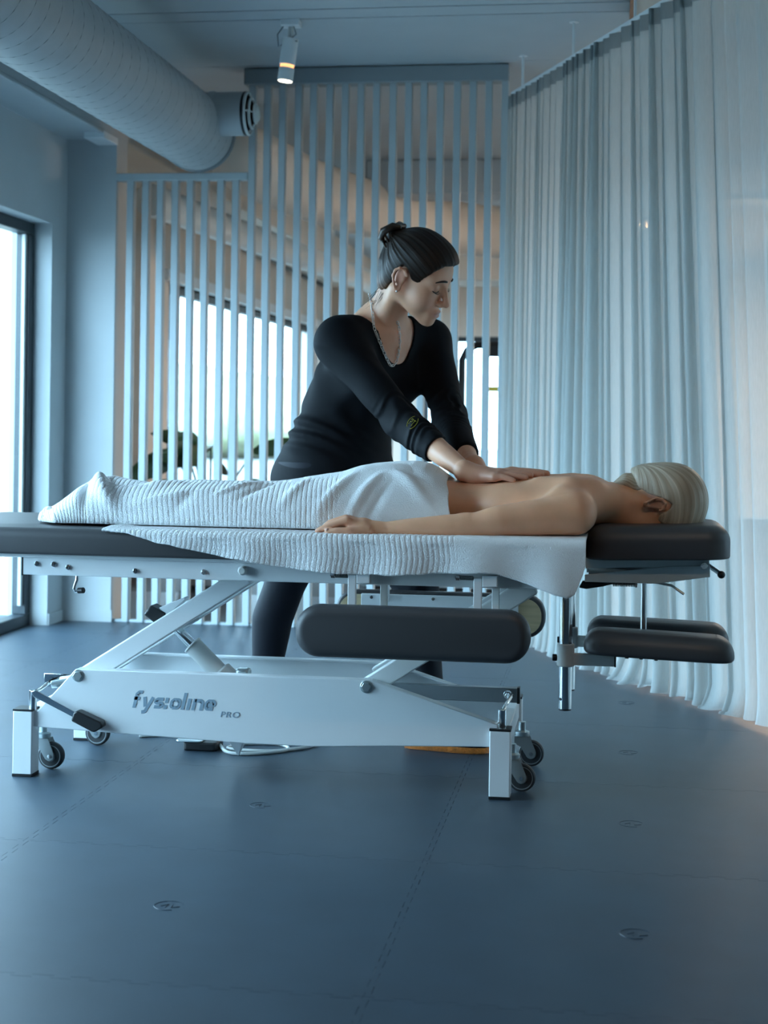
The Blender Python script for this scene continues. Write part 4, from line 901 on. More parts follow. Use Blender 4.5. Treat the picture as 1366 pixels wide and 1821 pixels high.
def lying_arm(s):
    y = lambda v: YB + s * v
    F.chain([((-0.105, y(0.205), 0.752), 0.056), ((-0.20, y(0.225), 0.742), 0.0495), ((-0.30, y(0.245), 0.732), 0.042), ((-0.375, y(0.257), 0.719), 0.0325), ((-0.43, y(0.262), 0.716), 0.0315), ((-0.52, y(0.268), 0.711), 0.026), ((-0.63, y(0.272), 0.702), 0.0185)], 0.022, ID, (1, 1.12, 1))
    F.ell((-0.392, y(0.262), 0.737), (0.020, 0.016, 0.012), 0.015)                                # elbow
    F.cone((-0.63, y(0.272), 0.702), (-0.665, y(0.272), 0.708), 0.0195, 0.023, 0.02)
    F.cone((-0.665, y(0.262), 0.710), (-0.706, y(0.258), 0.718), 0.021, 0.017, 0.014)
    F.cone((-0.665, y(0.286), 0.706), (-0.700, y(0.284), 0.714), 0.019, 0.016, 0.014)
    # four fingers bent over the knuckles, thumb lying along the cloth
    for dy, (kx, kz), (mx, mz), (tx, tz), r in ((0.294, (-0.706, 0.726), (-0.752, 0.712), (-0.786, 0.697), 0.0098), (0.274, (-0.712, 0.730), (-0.756, 0.717), (-0.780, 0.697), 0.0102), (0.255, (-0.708, 0.728), (-0.745, 0.712), (-0.765, 0.697), 0.0098), (0.238, (-0.698, 0.720), (-0.728, 0.706), (-0.746, 0.696), 0.0088)):
        F.chain([((-0.680, y(dy * 0.6 + 0.109), 0.713), 0.0125), ((kx, y(dy), kz), r * 1.18), ((mx, y(dy + 0.002), mz), r), (((mx + tx) / 2, y(dy + 0.003), (mz + tz) / 2), r * 0.95), ((tx, y(dy + 0.003), tz), r * 0.8)], 0.007)
    F.chain([((-0.650, y(0.296), 0.700), 0.016), ((-0.692, y(0.312), 0.698), 0.0125), ((-0.727, y(0.314), 0.699), 0.0108), ((-0.756, y(0.313), 0.697), 0.0085)], 0.009)
lying_arm(-1); lying_arm(1)
a_ = 4.0
HF = Frame((0.103, YB, 0.772), np.array([[0, 0, 1], [0, 1, 0], [-1, 0, 0]], float) @ rotm('Y', a_), 1.0)
head_shape(F, HF)
P, Q = F.mesh(); P = relax(P, Q, 2, 0.5)
tint = np.tile(np.array([0.84, 0.445, 0.265]), (len(P), 1))
lx = HF.l(P[:, 0], P[:, 1], P[:, 2]); earm = np.exp(-((lx[0] + 0.004) ** 2 + (lx[2] - 0.004) ** 2) / 0.030 ** 2) * (P[:, 0] > 0.05)
tint = tint * (1 - 0.5 * earm[:, None]) + np.array([0.50, 0.20, 0.14]) * 0.5 * earm[:, None]
hm = np.clip((-0.64 - P[:, 0]) / 0.05, 0, 1) * (P[:, 0] > -0.82) * (np.abs(P[:, 1] - YB) > 0.2)
tint = tint * (1 - 0.35 * hm[:, None]) + np.array([0.54, 0.26, 0.19]) * 0.35 * hm[:, None]
pat = empty('person', (-0.5, YB, 0.69), 'bare-backed blond person lying face down on the massage table under a towel', 'person')
pb = mesh_np('body', P, Q, 'skin', pat, attrs={'tint': tint})
PB = BVHTree.FromPolygons([tuple(p) for p in P], [tuple(int(i) for i in q) for q in Q])
def back_z(x, y): h = PB.ray_cast(Vector((x, y, 1.2)), Vector((0, 0, -1))); return h[0].z if h[0] else 0.69
# nails on the near hand
for (x, y, z, dx, dz) in ((-0.7865, YB - 0.298, 0.7030, -0.35, 0.9), (-0.757, YB - 0.317, 0.7035, -0.4, 0.85)):
    b = B(); b.lathe([(0.0002, 0.0016), (0.0045, 0.001), (0.0052, -0.001)], (0, 0, 0), 'z', 10); R_ = Vector((dx, -0.35, dz)).to_track_quat('Z', 'Y').to_matrix()
    b.v = [tuple(R_ @ Vector(v) + Vector((x, y, z))) for v in b.v]; mk('fingernail', b, 'nail', pb, smooth=True)
# hair swept to a short ponytail
def strand_attr(P, tie, d, k=6.0):
    d = np.array(d) / np.linalg.norm(d); n1 = np.cross(d, [0, 1, 0]); n1 /= np.linalg.norm(n1); n2 = np.cross(d, n1); v = P - np.array(tie)
    return np.arctan2(v @ n2, v @ n1) * k
H = hair_cap(HF, low=0.12)
Lp, Lq = H.mesh(); Lp = relax(Lp, Lq, 2, 0.5)
st = strand_attr(Lp, (-0.082, 0, -0.052), (0.16, 0, 0.02)); Lp = comb(Lp, st, 0.0012)
ht = np.ones((len(Lp), 3)); root = np.exp(-((Lp[:, 2] - 0.10) ** 2) / 0.05 ** 2) * np.clip((-Lp[:, 0] + 0.06) / 0.1, 0, 1)
ht = ht * (1 - 0.35 * root[:, None] * np.array([0.8, 1.0, 1.15]))
Wp = (HF.R @ (Lp * HF.s).T).T + HF.O
ph_ = mesh_np('hair', Wp, Lq, 'hair_blond', pat, attrs={'strand': st, 'tint': ht})
Fp = Field(axis([(-0.04, 0.10, 0.003)]), axis([(4.36, 4.50, 0.003)]), axis([(0.77, 0.89, 0.003)]))
Fp.chain([((0.085, YB, 0.842), 0.026), ((0.058, YB, 0.846), 0.0125), ((0.030, YB - 0.004, 0.838), 0.020), ((0.008, YB - 0.006, 0.822), 0.017), ((-0.012, YB - 0.006, 0.806), 0.006)], 0.012)
Fp.chain([((0.088, YB, 0.815), 0.030), ((0.052, YB, 0.828), 0.020)], 0.015)
tp, tq = Fp.mesh(); tp = relax(tp, tq, 1)
mesh_np('ponytail', tp, tq, 'hair_blond', pat, attrs={'strand': np.arctan2(tp[:, 1] - YB, tp[:, 2] - 0.80 + 0.3 * (tp[:, 0] - 0.03)) * 9, 'tint': np.ones((len(tp), 3)) * 0.9})
b = B(); R_ = Vector((0.8, 0, -0.35)).to_track_quat('Z', 'Y').to_matrix()
b.tube([tuple(R_ @ Vector((0.0155 * math.cos(t), 0.0155 * math.sin(t), 0)) + Vector((0.056, YB, 0.8470))) for t in [2 * PI * k / 24 for k in range(25)]], 0.0038, 8, False); mk('hair_tie', b, 'black', pat, smooth=True)

# ================================================================== TOWELS
def lerp_tab(tab, x): return float(np.interp(x, [t[0] for t in tab], [t[1] for t in tab]))
def towel_grid(fn, us, vs, rib, nf=None):
    """fn(u, v) -> xyz; rib(u, v, p) -> inward groove depth; displaced along the surface normal"""
    nu, nv = len(us), len(vs)
    Pg = np.array([[fn(u, v) for v in vs] for u in us])
    du = np.gradient(Pg, axis=0); dv = np.gradient(Pg, axis=1); N = np.cross(du, dv); N /= np.maximum(np.linalg.norm(N, axis=2, keepdims=True), 1e-9)
    G = np.array([[rib(u, v, Pg[i, j]) for j, v in enumerate(vs)] for i, u in enumerate(us)])
    if nf is not None and (N * nf).sum() < 0: N = -N
    Pg = Pg - N * G[:, :, None]
    idx = np.arange(nu * nv).reshape(nu, nv); Qg = np.stack([idx[:-1, :-1], idx[:-1, 1:], idx[1:, 1:], idx[1:, :-1]], -1).reshape(-1, 4)
    return Pg.reshape(-1, 3), Qg
def groove(x, pitch=0.0138, w=0.0017, depth=0.0013):
    d = (x / pitch - round(x / pitch)) * pitch; return depth * math.exp(-(d / w) ** 2)
# lower towel: over the pad and down its near side
lowz = [(-1.375, 0.680), (-1.353, 0.680), (-1.177, 0.654), (-1.023, 0.625), (-0.87, 0.603), (-0.719, 0.590), (-0.57, 0.590), (-0.423, 0.600), (-0.306, 0.602), (-0.219, 0.576), (-0.150, 0.552), (-0.118, 0.545), (-0.100, 0.555), (-0.080, 0.605), (-0.070, 0.640)]
def under(u, v):
    x = u; zb = lerp_tab(lowz, x) + 0.002 * noise.noise((x * 25, 0, 0))
    zt = 0.694; yn = 4.080 - 0.004; r = 0.022
    drop = max(0.0, zt - zb); wob = 0.006 * noise.noise((x * 7, v * 2, 1)) * max(0, v - 0.5)
    if v < 0.5:                                                # on top, from the far side to the near edge
        t = v / 0.5; y = 4.70 + (yn + r - 4.70) * t
        z = zt + 0.0015 * noise.noise((x * 9, y * 9, 0)) + 0.006 * math.exp(-((x + 1.36) / 0.04) ** 2) * t
        return (x + (0.10 * (1 - t) if x < -1.2 else 0) * max(0, (-1.2 - x) / 0.17), y, z)
    t = (v - 0.5) / 0.5; arc = min(drop, r * PI / 2) ; L_ = arc + max(0, drop - r); s_ = t * L_
    if s_ < r * PI / 2: a = s_ / r; return (x, yn + r - r * math.sin(a) + wob, zt - r * (1 - math.cos(a)))
    return (x + 0.10 * 0 , yn - 0.010 * (s_ - r * PI / 2) / 0.09 + wob - 0.006 * math.sin(x * 31) * (s_ / 0.1), zt - r - (s_ - r * PI / 2))
def rib_under(u, v, p):
    k = 1.0 if u < -0.42 else max(0.0, 1 - (u + 0.42) / 0.01)
    return k * groove(u + 0.012 * noise.noise((u * 3, v * 3, 5)) + 0.006 * (v - 0.5), 0.0138)
us = list(np.arange(-1.368, -0.0715, 0.0023)); vs_ = [0.5 * k / 13 for k in range(13)] + [0.5 + 0.5 * k / 26 for k in range(27)]
P, Q = towel_grid(under, us, vs_, rib_under, np.array([0, -0.5, 1.0]))
lt_ = tag(mesh_np('towel', P, Q, 'towel'), 'white ribbed towel spread beneath the patient and hanging over the near table edge', 'towel')
md = lt_.modifiers.new('thickness', 'SOLIDIFY'); md.thickness = 0.004; md.offset = -1 if True else 1
# upper towel: draped over legs and hips
topz = [(-1.690, 0.701), (-1.680, 0.716), (-1.655, 0.724), (-1.63, 0.726), (-1.602, 0.744), (-1.545, 0.782), (-1.505, 0.812), (-1.480, 0.816), (-1.44, 0.807), (-1.40, 0.803), (-1.36, 0.800), (-1.30, 0.806), (-1.23, 0.808), (-1.10, 0.808), (-0.981, 0.810), (-0.90, 0.818), (-0.785, 0.840), (-0.70, 0.861), (-0.623, 0.872), (-0.56, 0.873), (-0.527, 0.868), (-0.495, 0.856), (-0.472, 0.842), (-0.455, 0.832)]
neary = [(-1.69, 4.25), (-1.6, 4.20), (-1.45, 4.205), (-1.3, 4.205), (-0.98, 4.20), (-0.80, 4.205), (-0.7, 4.222), (-0.6, 4.228), (-0.45, 4.236)]
folds = [((-1.49, 0.50), (-1.37, 0.02), 0.022, 0.018), ((-1.50, 0.42), (-1.46, 0.0), 0.02, -0.012), ((-1.47, 0.50), (-1.28, 0.30), 0.025, -0.010), ((-1.36, 0.30), (-1.20, 0.42), 0.03, 0.008),
         ((-1.09, 0.22), (-0.97, 0.46), 0.010, 0.006), ((-1.02, 0.18), (-0.93, 0.47), 0.016, -0.006), ((-0.80, 0.05), (-0.70, 0.35), 0.016, 0.007), ((-0.72, 0.0), (-0.63, 0.30), 0.014, 0.008), ((-0.66, 0.02), (-0.60, 0.22), 0.014, -0.006),
         ((-0.60, 0.30), (-0.49, 0.05), 0.016, 0.007), ((-0.64, 0.42), (-0.50, 0.22), 0.02, -0.006), ((-1.30, 0.12), (-1.10, 0.28), 0.02, 0.005), ((-0.90, 0.1), (-0.84, 0.40), 0.015, 0.005), ((-1.20, 0.05), (-1.15, 0.3), 0.018, -0.004)]
def fold_h(x, v):
    h = 0
    for (x0, v0), (x1, v1), w, a in folds:
        ax_, av = x, v * 0.6; dx, dv = x1 - x0, (v1 - v0) * 0.6; t = max(0, min(1, ((x - x0) * dx + (av - v0 * 0.6) * dv) / (dx * dx + dv * dv)))
        d = math.hypot(x - x0 - t * dx, av - v0 * 0.6 - t * dv); h += 1.5 * a * math.exp(-(d / w) ** 2) * math.sin(PI * min(1, 0.15 + 0.85 * t)) 
    return h
def over(u, v):
    x = u; zt = lerp_tab(topz, x); yn = lerp_tab(neary, x); yf = 2 * YB - yn + 0.01; zb = 0.6975
    t = v                                                       # 0 near edge .. 1 far edge
    hw = (yf - yn) / 2; yc = (yn + yf) / 2
    a = PI * t; ca, sa = math.cos(a), math.sin(a)
    pw = 0.62; y = yc - hw * math.copysign(abs(ca) ** 0.80, ca); z = zb + (zt - zb) * abs(sa) ** pw
    leg = min(1, max(0, (-0.72 - x) / 0.2)); z -= leg * 0.018 * math.exp(-((y - YB) / 0.035) ** 2) * (zt - zb) / 0.11
    h = fold_h(x, v) + 0.0035 * noise.noise((x * 10, v * 5, 2)) * sa
    z += h * abs(sa) ** 0.3; y -= 0.5 * h * ca
    if x < -1.60: z += 0.011 * noise.noise((x * 34, v * 8, 4)) * abs(sa) ** 0.5; y += 0.03 * noise.noise((v * 6, 2, 7)) * (-1.60 - x) / 0.09
    edge = max(0, (x + 0.52) / 0.065); xs = x - 0.012 * edge * sa + 0.020 * edge * (1 - sa) + 0.004 * noise.noise((v * 7, 3, 3)) * edge
    # the free end settles onto the back
    if xs < -1.45: xs = -1.45 + (xs + 1.45) * (0.60 + 0.50 * min(t, 0.8) + 0.05 * noise.noise((t * 5, 1, 1)))   # slanting, rumpled foot end
    return (xs, y, max(zb, z))
def rib_over(u, v, p):
    k = max(0.0, min(1.0, (-0.745 - u) / 0.012)) ; sl = 0.030 * math.sin(PI * v * 1.0) + 0.02 * noise.noise((u * 4, v * 3, 8))
    return k * groove(u + sl * 0.6, 0.0138)
us = list(np.arange(-1.690, -0.4545, 0.0023)); vs_ = [k / 70 for k in range(71)]
P, Q = towel_grid(over, us, vs_, rib_over, np.array([0, 0, 1.0]))
# rest on the skin, never under it
for i in range(len(P)):
    x, y, z = P[i]
    if -0.9 < x < -0.42 and abs(y - YB) < 0.165:
        bz = back_z(x, y) + 0.006
        if z < bz: P[i, 2] = bz
ut = tag(mesh_np('towel', P, Q, 'towel'), 'white ribbed towel draped over the patient\'s legs and hips', 'towel')
md = ut.modifiers.new('thickness', 'SOLIDIFY'); md.thickness = 0.006; md.offset = -1
# ================================================================== MASSEUSE standing behind the table
WX = axis([(-1.34, -0.84, 0.008), (-0.84, -0.17, 0.0034)]); WY = axis([(4.30, 4.58, 0.0036), (4.58, 4.76, 0.006), (4.76, 5.02, 0.0036), (5.02, 5.34, 0.008)]); WZ = axis([(0.02, 0.80, 0.012), (0.80, 0.91, 0.0034), (0.91, 1.20, 0.007), (1.20, 1.66, 0.0032)])
F = Field(WX, WY, WZ)
fa_ = math.radians(-38); f_ = np.array([math.cos(fa_), math.sin(fa_), 0]); l_ = np.array([-math.sin(fa_), math.cos(fa_), 0])
TF = Frame((0, 0, 0), np.stack([f_, l_, [0, 0, 1]], 1), 1.0)
def tl(p): return TF.R.T @ np.array(p, float)
tor = [((-0.900, 5.06, 0.80), 0.152), ((-0.892, 5.055, 0.90), 0.140), ((-0.868, 5.045, 1.00), 0.124), ((-0.825, 5.03, 1.10), 0.124), ((-0.785, 5.01, 1.19), 0.116), ((-0.765, 5.00, 1.235), 0.092)]
F.chain([(tl(p), r) for p, r in tor], 0.05, TF, (1, 1.28, 1))
NSH, FSH = np.array((-0.862, 4.85, 1.235)), np.array((-0.612, 5.135, 1.250))
NEL, FEL = np.array((-0.635, 4.70, 0.985)), np.array((-0.520, 4.93, 1.000))
NWR, FWR = np.array((-0.420, 4.440, 0.852)), np.array((-0.418, 4.580, 0.870))
c0 = np.array((-0.765, 5.0, 1.262))
F.cone(c0, NSH + np.array((0.01, 0.0, 0.01)), 0.075, 0.062, 0.05); F.cone(c0, FSH + np.array((0, 0, 0.01)), 0.07, 0.058, 0.05)
F.cone(c0, c0 + np.array((0.015, 0, 0.05)), 0.085, 0.066, 0.05)
for s in (1, -1):
    F.ell(np.array((-0.82, 5.03, 1.115)) + f_ * 0.100 + l_ * s * 0.072, (0.066, 0.066, 0.066), 0.05)
    F.ell(np.array((-0.905, 5.06, 0.80)) - f_ * 0.075 + l_ * s * 0.075, (0.095, 0.095, 0.10), 0.05)
# arms
for S_, E_, W_, r0 in ((NSH, NEL, NWR, 0.066), (FSH, FEL, FWR, 0.060)):
    F.chain([(S_, r0), (S_ * 0.5 + E_ * 0.5, 0.053), (E_, 0.043)], 0.04)
    F.chain([(E_, 0.043), (E_ * 0.72 + W_ * 0.28, 0.0435), (E_ * 0.35 + W_ * 0.65, 0.034), (W_, 0.0255)], 0.03)
# legs: trailing right leg, forward left leg
HIPR, KNR, ANR = np.array((-0.965, 5.05, 0.76)), np.array((-1.065, 5.02, 0.44)), np.array((-1.125, 5.03, 0.10))
HIPL, KNL, ANL = np.array((-0.82, 5.11, 0.76)), np.array((-0.615, 4.98, 0.45)), np.array((-0.555, 4.87, 0.10))
F.chain([(HIPR, 0.115), (HIPR * 0.5 + KNR * 0.5, 0.088), (KNR, 0.060), (KNR * 0.72 + ANR * 0.28 + np.array((-0.018, 0, 0)), 0.060), (ANR, 0.036)], 0.04)
F.chain([(HIPL, 0.115), (HIPL * 0.5 + KNL * 0.5, 0.088), (KNL, 0.060), (KNL * 0.72 + ANL * 0.28 + np.array((-0.015, 0.01, 0)), 0.058), (ANL, 0.036)], 0.04)
F.chain([(ANR, 0.036), (ANR + np.array((0.02, 0, -0.055)), 0.036), (ANR + np.array((0.17, -0.05, -0.065)), 0.030)], 0.03)
F.chain([(ANL, 0.036), (ANL + np.array((0.0, -0.08, -0.055)), 0.036), (ANL + np.array((0.13, -0.12, -0.065)), 0.030)], 0.03)
# head and neck
yaw, pit, rol = -14, 25, 12
R_h = rotm('Z', yaw) @ rotm('Y', pit) @ rotm('X', rol)
WF = Frame((-0.632, 4.885, 1.442), R_h, 1.19)
head_shape(F, WF, small=True)
nb = np.array((-0.757, 4.995, 1.290))
F.chain([(nb, 0.066), (nb * 0.45 + WF.w((-0.030, 0, -0.03)) * 0.55, 0.058), (WF.w((-0.030, 0, -0.010)), 0.060)], 0.03)
F.cone(nb + f_ * 0.030 - l_ * 0.02 + np.array((0, 0, -0.005)), WF.w((-0.018, -0.052, -0.035)), 0.013, 0.018, 0.022)     # neck muscle
F.cone(nb + f_ * 0.035 + l_ * 0.02 + np.array((0, 0, -0.005)), WF.w((-0.018, 0.052, -0.035)), 0.013, 0.018, 0.022)
for s in (1, -1): F.cone(c0 + f_ * 0.085 + l_ * s * 0.02 + np.array((0, 0, -0.005)), c0 + f_ * 0.050 + l_ * s * 0.13 + np.array((0, 0, 0.030)), 0.012, 0.014, 0.02)  # collarbone
# hands pressing on the lower back
def hand(W, knuck, tips, radii, thumb):
    """W wrist; knuck / tips (x, y) per finger; fingers follow the skin they press"""
    kc = np.mean([(x, y) for x, y in knuck], 0); kz = lambda x, y, o: max(back_z(x, y), 0.70) + o
    heel = np.array((W[0] + 0.030, W[1] - 0.004, kz(W[0] + 0.03, W[1], 0.020)))
    F.cone(W, heel, 0.0265, 0.026, 0.02)
    for (x, y), (tx, ty), r in zip(knuck, tips, radii):
        k_ = np.array((x, y, kz(x, y, 0.019))); t_ = np.array((tx, ty, kz(tx, ty, r * 0.62)))
        m1 = k_ * 0.58 + t_ * 0.42; m1[2] = kz(m1[0], m1[1], 0.016); m2 = k_ * 0.25 + t_ * 0.75; m2[2] = kz(m2[0], m2[1], 0.0105)
        F.cone(heel, k_, 0.020, r * 1.45, 0.016)
        F.chain([(k_, r * 1.30), (m1, r * 1.06), (m2, r), (t_, r * 0.85)], 0.007)
    ps = []
    for i, (x, y) in enumerate(thumb): ps.append((np.array((x, y, kz(x, y, (0.018, 0.014, 0.009)[i]))), (0.016, 0.0125, 0.0095)[i]))
    F.chain(ps, 0.010)
RK = [(-0.332, 4.352), (-0.322, 4.374), (-0.317, 4.397), (-0.322, 4.420)]
RT = [(-0.278, 4.338), (-0.246, 4.362), (-0.234, 4.391), (-0.246, 4.420)]
hand(np.array((-0.420, 4.400, 0.856)), RK, RT, (0.0088, 0.0100, 0.0106, 0.0102), [(-0.375, 4.422), (-0.345, 4.447), (-0.318, 4.455)])
F.cone(NWR, np.array((-0.420, 4.400, 0.856)), 0.0255, 0.0262, 0.02)
LK = [(-0.292, 4.460), (-0.286, 4.484), (-0.290, 4.508), (-0.302, 4.530)]
LT = [(-0.206, 4.448), (-0.192, 4.478), (-0.204, 4.508), (-0.232, 4.535)]
hand(np.array((-0.405, 4.535, 0.868)), LK, LT, (0.0102, 0.0106, 0.0100, 0.0088), [(-0.345, 4.458), (-0.312, 4.446), (-0.284, 4.440)])
F.cone(FWR, np.array((-0.405, 4.535, 0.868)), 0.0255, 0.0262, 0.02)
P, Q = F.mesh(); P = relax(P, Q, 2, 0.5)
# colouring of the skin: lips, cheeks, ears, knuckles
L3 = np.stack(WF.l(P[:, 0], P[:, 1], P[:, 2]), 1); hd = (np.linalg.norm(L3, axis=1) < 0.16)
tint = np.tile(np.array([0.72, 0.385, 0.245]), (len(P), 1))
def blend(mask, col): 
    global tint
    tint = tint * (1 - mask[:, None]) + np.array(col) * mask[:, None]
g = lambda c, s: np.exp(-(((L3 - np.array(c)) / np.array(s)) ** 2).sum(1)) * hd
blend(0.75 * np.clip(g((0.098, 0, -0.0640), (0.012, 0.019, 0.0088)) * 1.6, 0, 1), (0.36, 0.135, 0.115))
for s in (1, -1):
    blend(0.35 * g((0.065, s * 0.042, -0.030), (0.03, 0.022, 0.022)), (0.50, 0.22, 0.16)); blend(0.6 * g((-0.006, s * 0.082, 0.006), (0.022, 0.02, 0.034)), (0.50, 0.19, 0.13))
    blend(0.35 * g((0.085, s * 0.031, 0.008), (0.012, 0.018, 0.012)), (0.30, 0.16, 0.12))
blend(0.3 * g((0.115, 0, -0.030), (0.014, 0.014, 0.014)), (0.50, 0.22, 0.17))
hm = np.clip((0.90 - P[:, 2]) / 0.05, 0, 1) * np.clip((P[:, 0] + 0.42) / 0.06, 0, 1); blend(0.4 * hm, (0.50, 0.235, 0.18))
wom = empty('person', (-0.86, 5.0, 0), 'dark-haired masseuse in black leaning over the table with both hands on the patient\'s back', 'person')
wb = mesh_np('body', P, Q, 'skin', wom, attrs={'tint': tint})
# --- clothing cut from the same field, a few millimetres proud of the skin
X, Y, Z = WX[:, None, None], WY[None, :, None], WZ[None, None, :]
wr = 0.0060 * np.sin(64 * Z + 9 * np.sin(7 * X + 5 * Y) + 4 * np.sin(23 * Z + 3 * X)) * np.exp(-((Z - 0.99) / 0.13) ** 2) * np.clip((-0.72 - X) / 0.15, 0, 1)
wr = wr + 0.0025 * np.sin(30 * (X + Z) + 6 * np.sin(12 * Y)) * np.exp(-((Z - 1.17) / 0.08) ** 2)
wr = wr.astype(np.float32) + np.zeros_like(F.D)
for E_, W_, c_, w_ in ((NEL, NWR, 0.30, 0.17), (FEL, FWR, 0.22, 0.17), (NSH, NEL, 0.9, 0.12), (FSH, FEL, 0.9, 0.14)):
    d = (W_ - E_); L2 = d @ d; t = ((X - E_[0]) * d[0] + (Y - E_[1]) * d[1] + (Z - E_[2]) * d[2]) / L2
    q2 = (X - E_[0] - t * d[0]) ** 2 + (Y - E_[1] - t * d[1]) ** 2 + (Z - E_[2] - t * d[2]) ** 2
    wr += (0.0042 * np.sin(52 * t + 5 * np.sin(30 * (X + Y)) + 3 * np.sin(17 * t)) * np.exp(-((t - c_) / w_) ** 2) * (q2 < 0.007)).astype(np.float32)
    del t, q2
sh = F.D - (0.0075 + wr); del wr
def sleeve_cut(E_, W_, fr_):
    d = (W_ - E_) / np.linalg.norm(W_ - E_); c = E_ + (W_ - E_) * fr_
    pl = (X - c[0]) * d[0] + (Y - c[1]) * d[1] + (Z - c[2]) * d[2]; e = (W_ - c) + d * 0.30; L2 = e @ e; t = np.clip(((X - c[0]) * e[0] + (Y - c[1]) * e[1] + (Z - c[2]) * e[2]) / L2, 0, 1)
    R2 = np.sqrt((X - c[0] - t * e[0]) ** 2 + (Y - c[1] - t * e[1]) ** 2 + (Z - c[2] - t * e[2]) ** 2)
    return np.minimum(pl, 0.066 + 0.35 * t - R2).astype(np.float32)
sh = np.maximum(sh, sleeve_cut(NEL, NWR, 0.80)); sh = np.maximum(sh, sleeve_cut(FEL, FWR, 0.80))
hem = (0.800 + 0.10 * (X + 0.9)).astype(np.float32) - Z
hemcut = np.where((X < -0.70) | (Y > 4.82), hem, -0.05).astype(np.float32); sh = np.maximum(sh, np.maximum(hemcut, -0.05)); del hemcut
# scoop neckline
a_, b_ = np.array((-0.758, 4.985, 1.345)), c0 + f_ * 0.135 + np.array((0.0, 0, -0.068)); ba = b_ - a_
t = np.clip(((X - a_[0]) * ba[0] + (Y - a_[1]) * ba[1] + (Z - a_[2]) * ba[2]) / (ba @ ba), 0, 1)
nk = np.sqrt((X - a_[0] - t * ba[0]) ** 2 + (Y - a_[1] - t * ba[1]) ** 2 + (Z - a_[2] - t * ba[2]) ** 2) - (0.128 + (0.042 - 0.128) * t); del t
sh = np.maximum(sh, -nk.astype(np.float32)); sh = np.maximum(sh, Z - 1.345)
sh = np.maximum(sh, 0.187 - np.sqrt((X + 0.632) ** 2 + (Y - 4.885) ** 2 + (Z - 1.442) ** 2).astype(np.float32))
SP, SQ = keep_largest(*F.mesh(sh)); SP = relax(SP, SQ, 2, 0.5)
shirt = mesh_np('shirt', SP, SQ, 'shirt', wom)
lg_ = F.D - 0.006; lg_ = np.maximum(lg_, Z - 0.86); lg_ = np.maximum(lg_, 0.115 - Z); lg_ = np.maximum(lg_, (4.80 - Y) * (Z > 0.60) - 0.05 * (Z <= 0.60)); 
LP, LQ = keep_largest(*F.mesh(lg_.astype(np.float32))); LP = relax(LP, LQ, 2, 0.5)
mesh_np('leggings', LP, LQ, 'legging', wom)
SB = BVHTree.FromPolygons([tuple(p) for p in SP], [tuple(int(i) for i in q) for q in SQ])
WB = BVHTree.FromPolygons([tuple(p) for p in P], [tuple(int(i) for i in q) for q in Q])
del sh, lg_
# --- hair gathered up into a claw clip
def extra(H):
    H.chain([((-0.060, 0, -0.035), 0.034), ((-0.082, 0, 0.010), 0.026), ((-0.090, 0, 0.050), 0.018)], 0.03)     # twist up to the clip
    H.chain([((-0.070, 0, 0.075), 0.024), ((-0.092, 0, 0.085), 0.014)], 0.03)
H = hair_cap(WF, extra=extra, h=0.003, small=True)
Lp, Lq = H.mesh(); Lp = relax(Lp, Lq, 2, 0.5)
st = strand_attr(Lp, (-0.094, 0, 0.074), (0.16, 0, -0.075)); Lp = comb(Lp, st, 0.0012)
ht = np.ones((len(Lp), 3)); nape = np.clip((-0.01 - Lp[:, 2]) / 0.04, 0, 1); ht = ht * (1 + nape[:, None] * np.array([4.5, 3.0, 1.6]))
mesh_np('hair', (WF.R @ (Lp * WF.s).T).T + WF.O, Lq, 'hair_dark', wom, attrs={'strand': st, 'tint': ht})
b = B()
def WFv(p): return tuple(WF.w(p))
for k in range(60):                                             # short loose hairs at the nape
    random.seed(k); a = random.uniform(-1, 1); p0 = np.array((-0.062 + random.uniform(-0.01, 0.02), a * 0.045, -0.045 + random.uniform(-0.02, 0.0)))
    p1 = p0 + np.array((random.uniform(-0.016, 0.0), random.uniform(-0.01, 0.01), -0.03)); p2 = p1 + np.array((random.uniform(-0.02, 0.006), random.uniform(-0.01, 0.01), -random.uniform(0.01, 0.035)))
    b.tube([WFv(p0), WFv(p1), WFv(p2)], [0.0008, 0.0006, 0.0002], 4, False)
tag(mk('loose_hair', b, mat('warm_brown_hair', (0.085, 0.045, 0.022), 0.5), wom, smooth=True), kind='stuff')
cl = B()
for s in (1, -1):
    cl.tube([WFv(p) for p in ((-0.078, s * 0.006, 0.110), (-0.096, s * 0.020, 0.106), (-0.114, s * 0.027, 0.086), (-0.116, s * 0.022, 0.064), (-0.104, s * 0.012, 0.050))], [0.009, 0.013, 0.013, 0.010, 0.004], 10)
    for q in (0.060, 0.078, 0.096): cl.tube([WFv((-0.110, s * 0.024, q)), WFv((-0.092, s * 0.031, q - 0.010)), WFv((-0.078, s * 0.024, q - 0.018))], [0.004, 0.0035, 0.002], 6)
cl.tube([WFv((-0.080, -0.014, 0.112)), WFv((-0.080, 0.014, 0.112))], 0.007, 10)
tag(mk('hair_claw', cl, 'claw', wom, smooth='auto'), 'dark tortoiseshell claw clip')
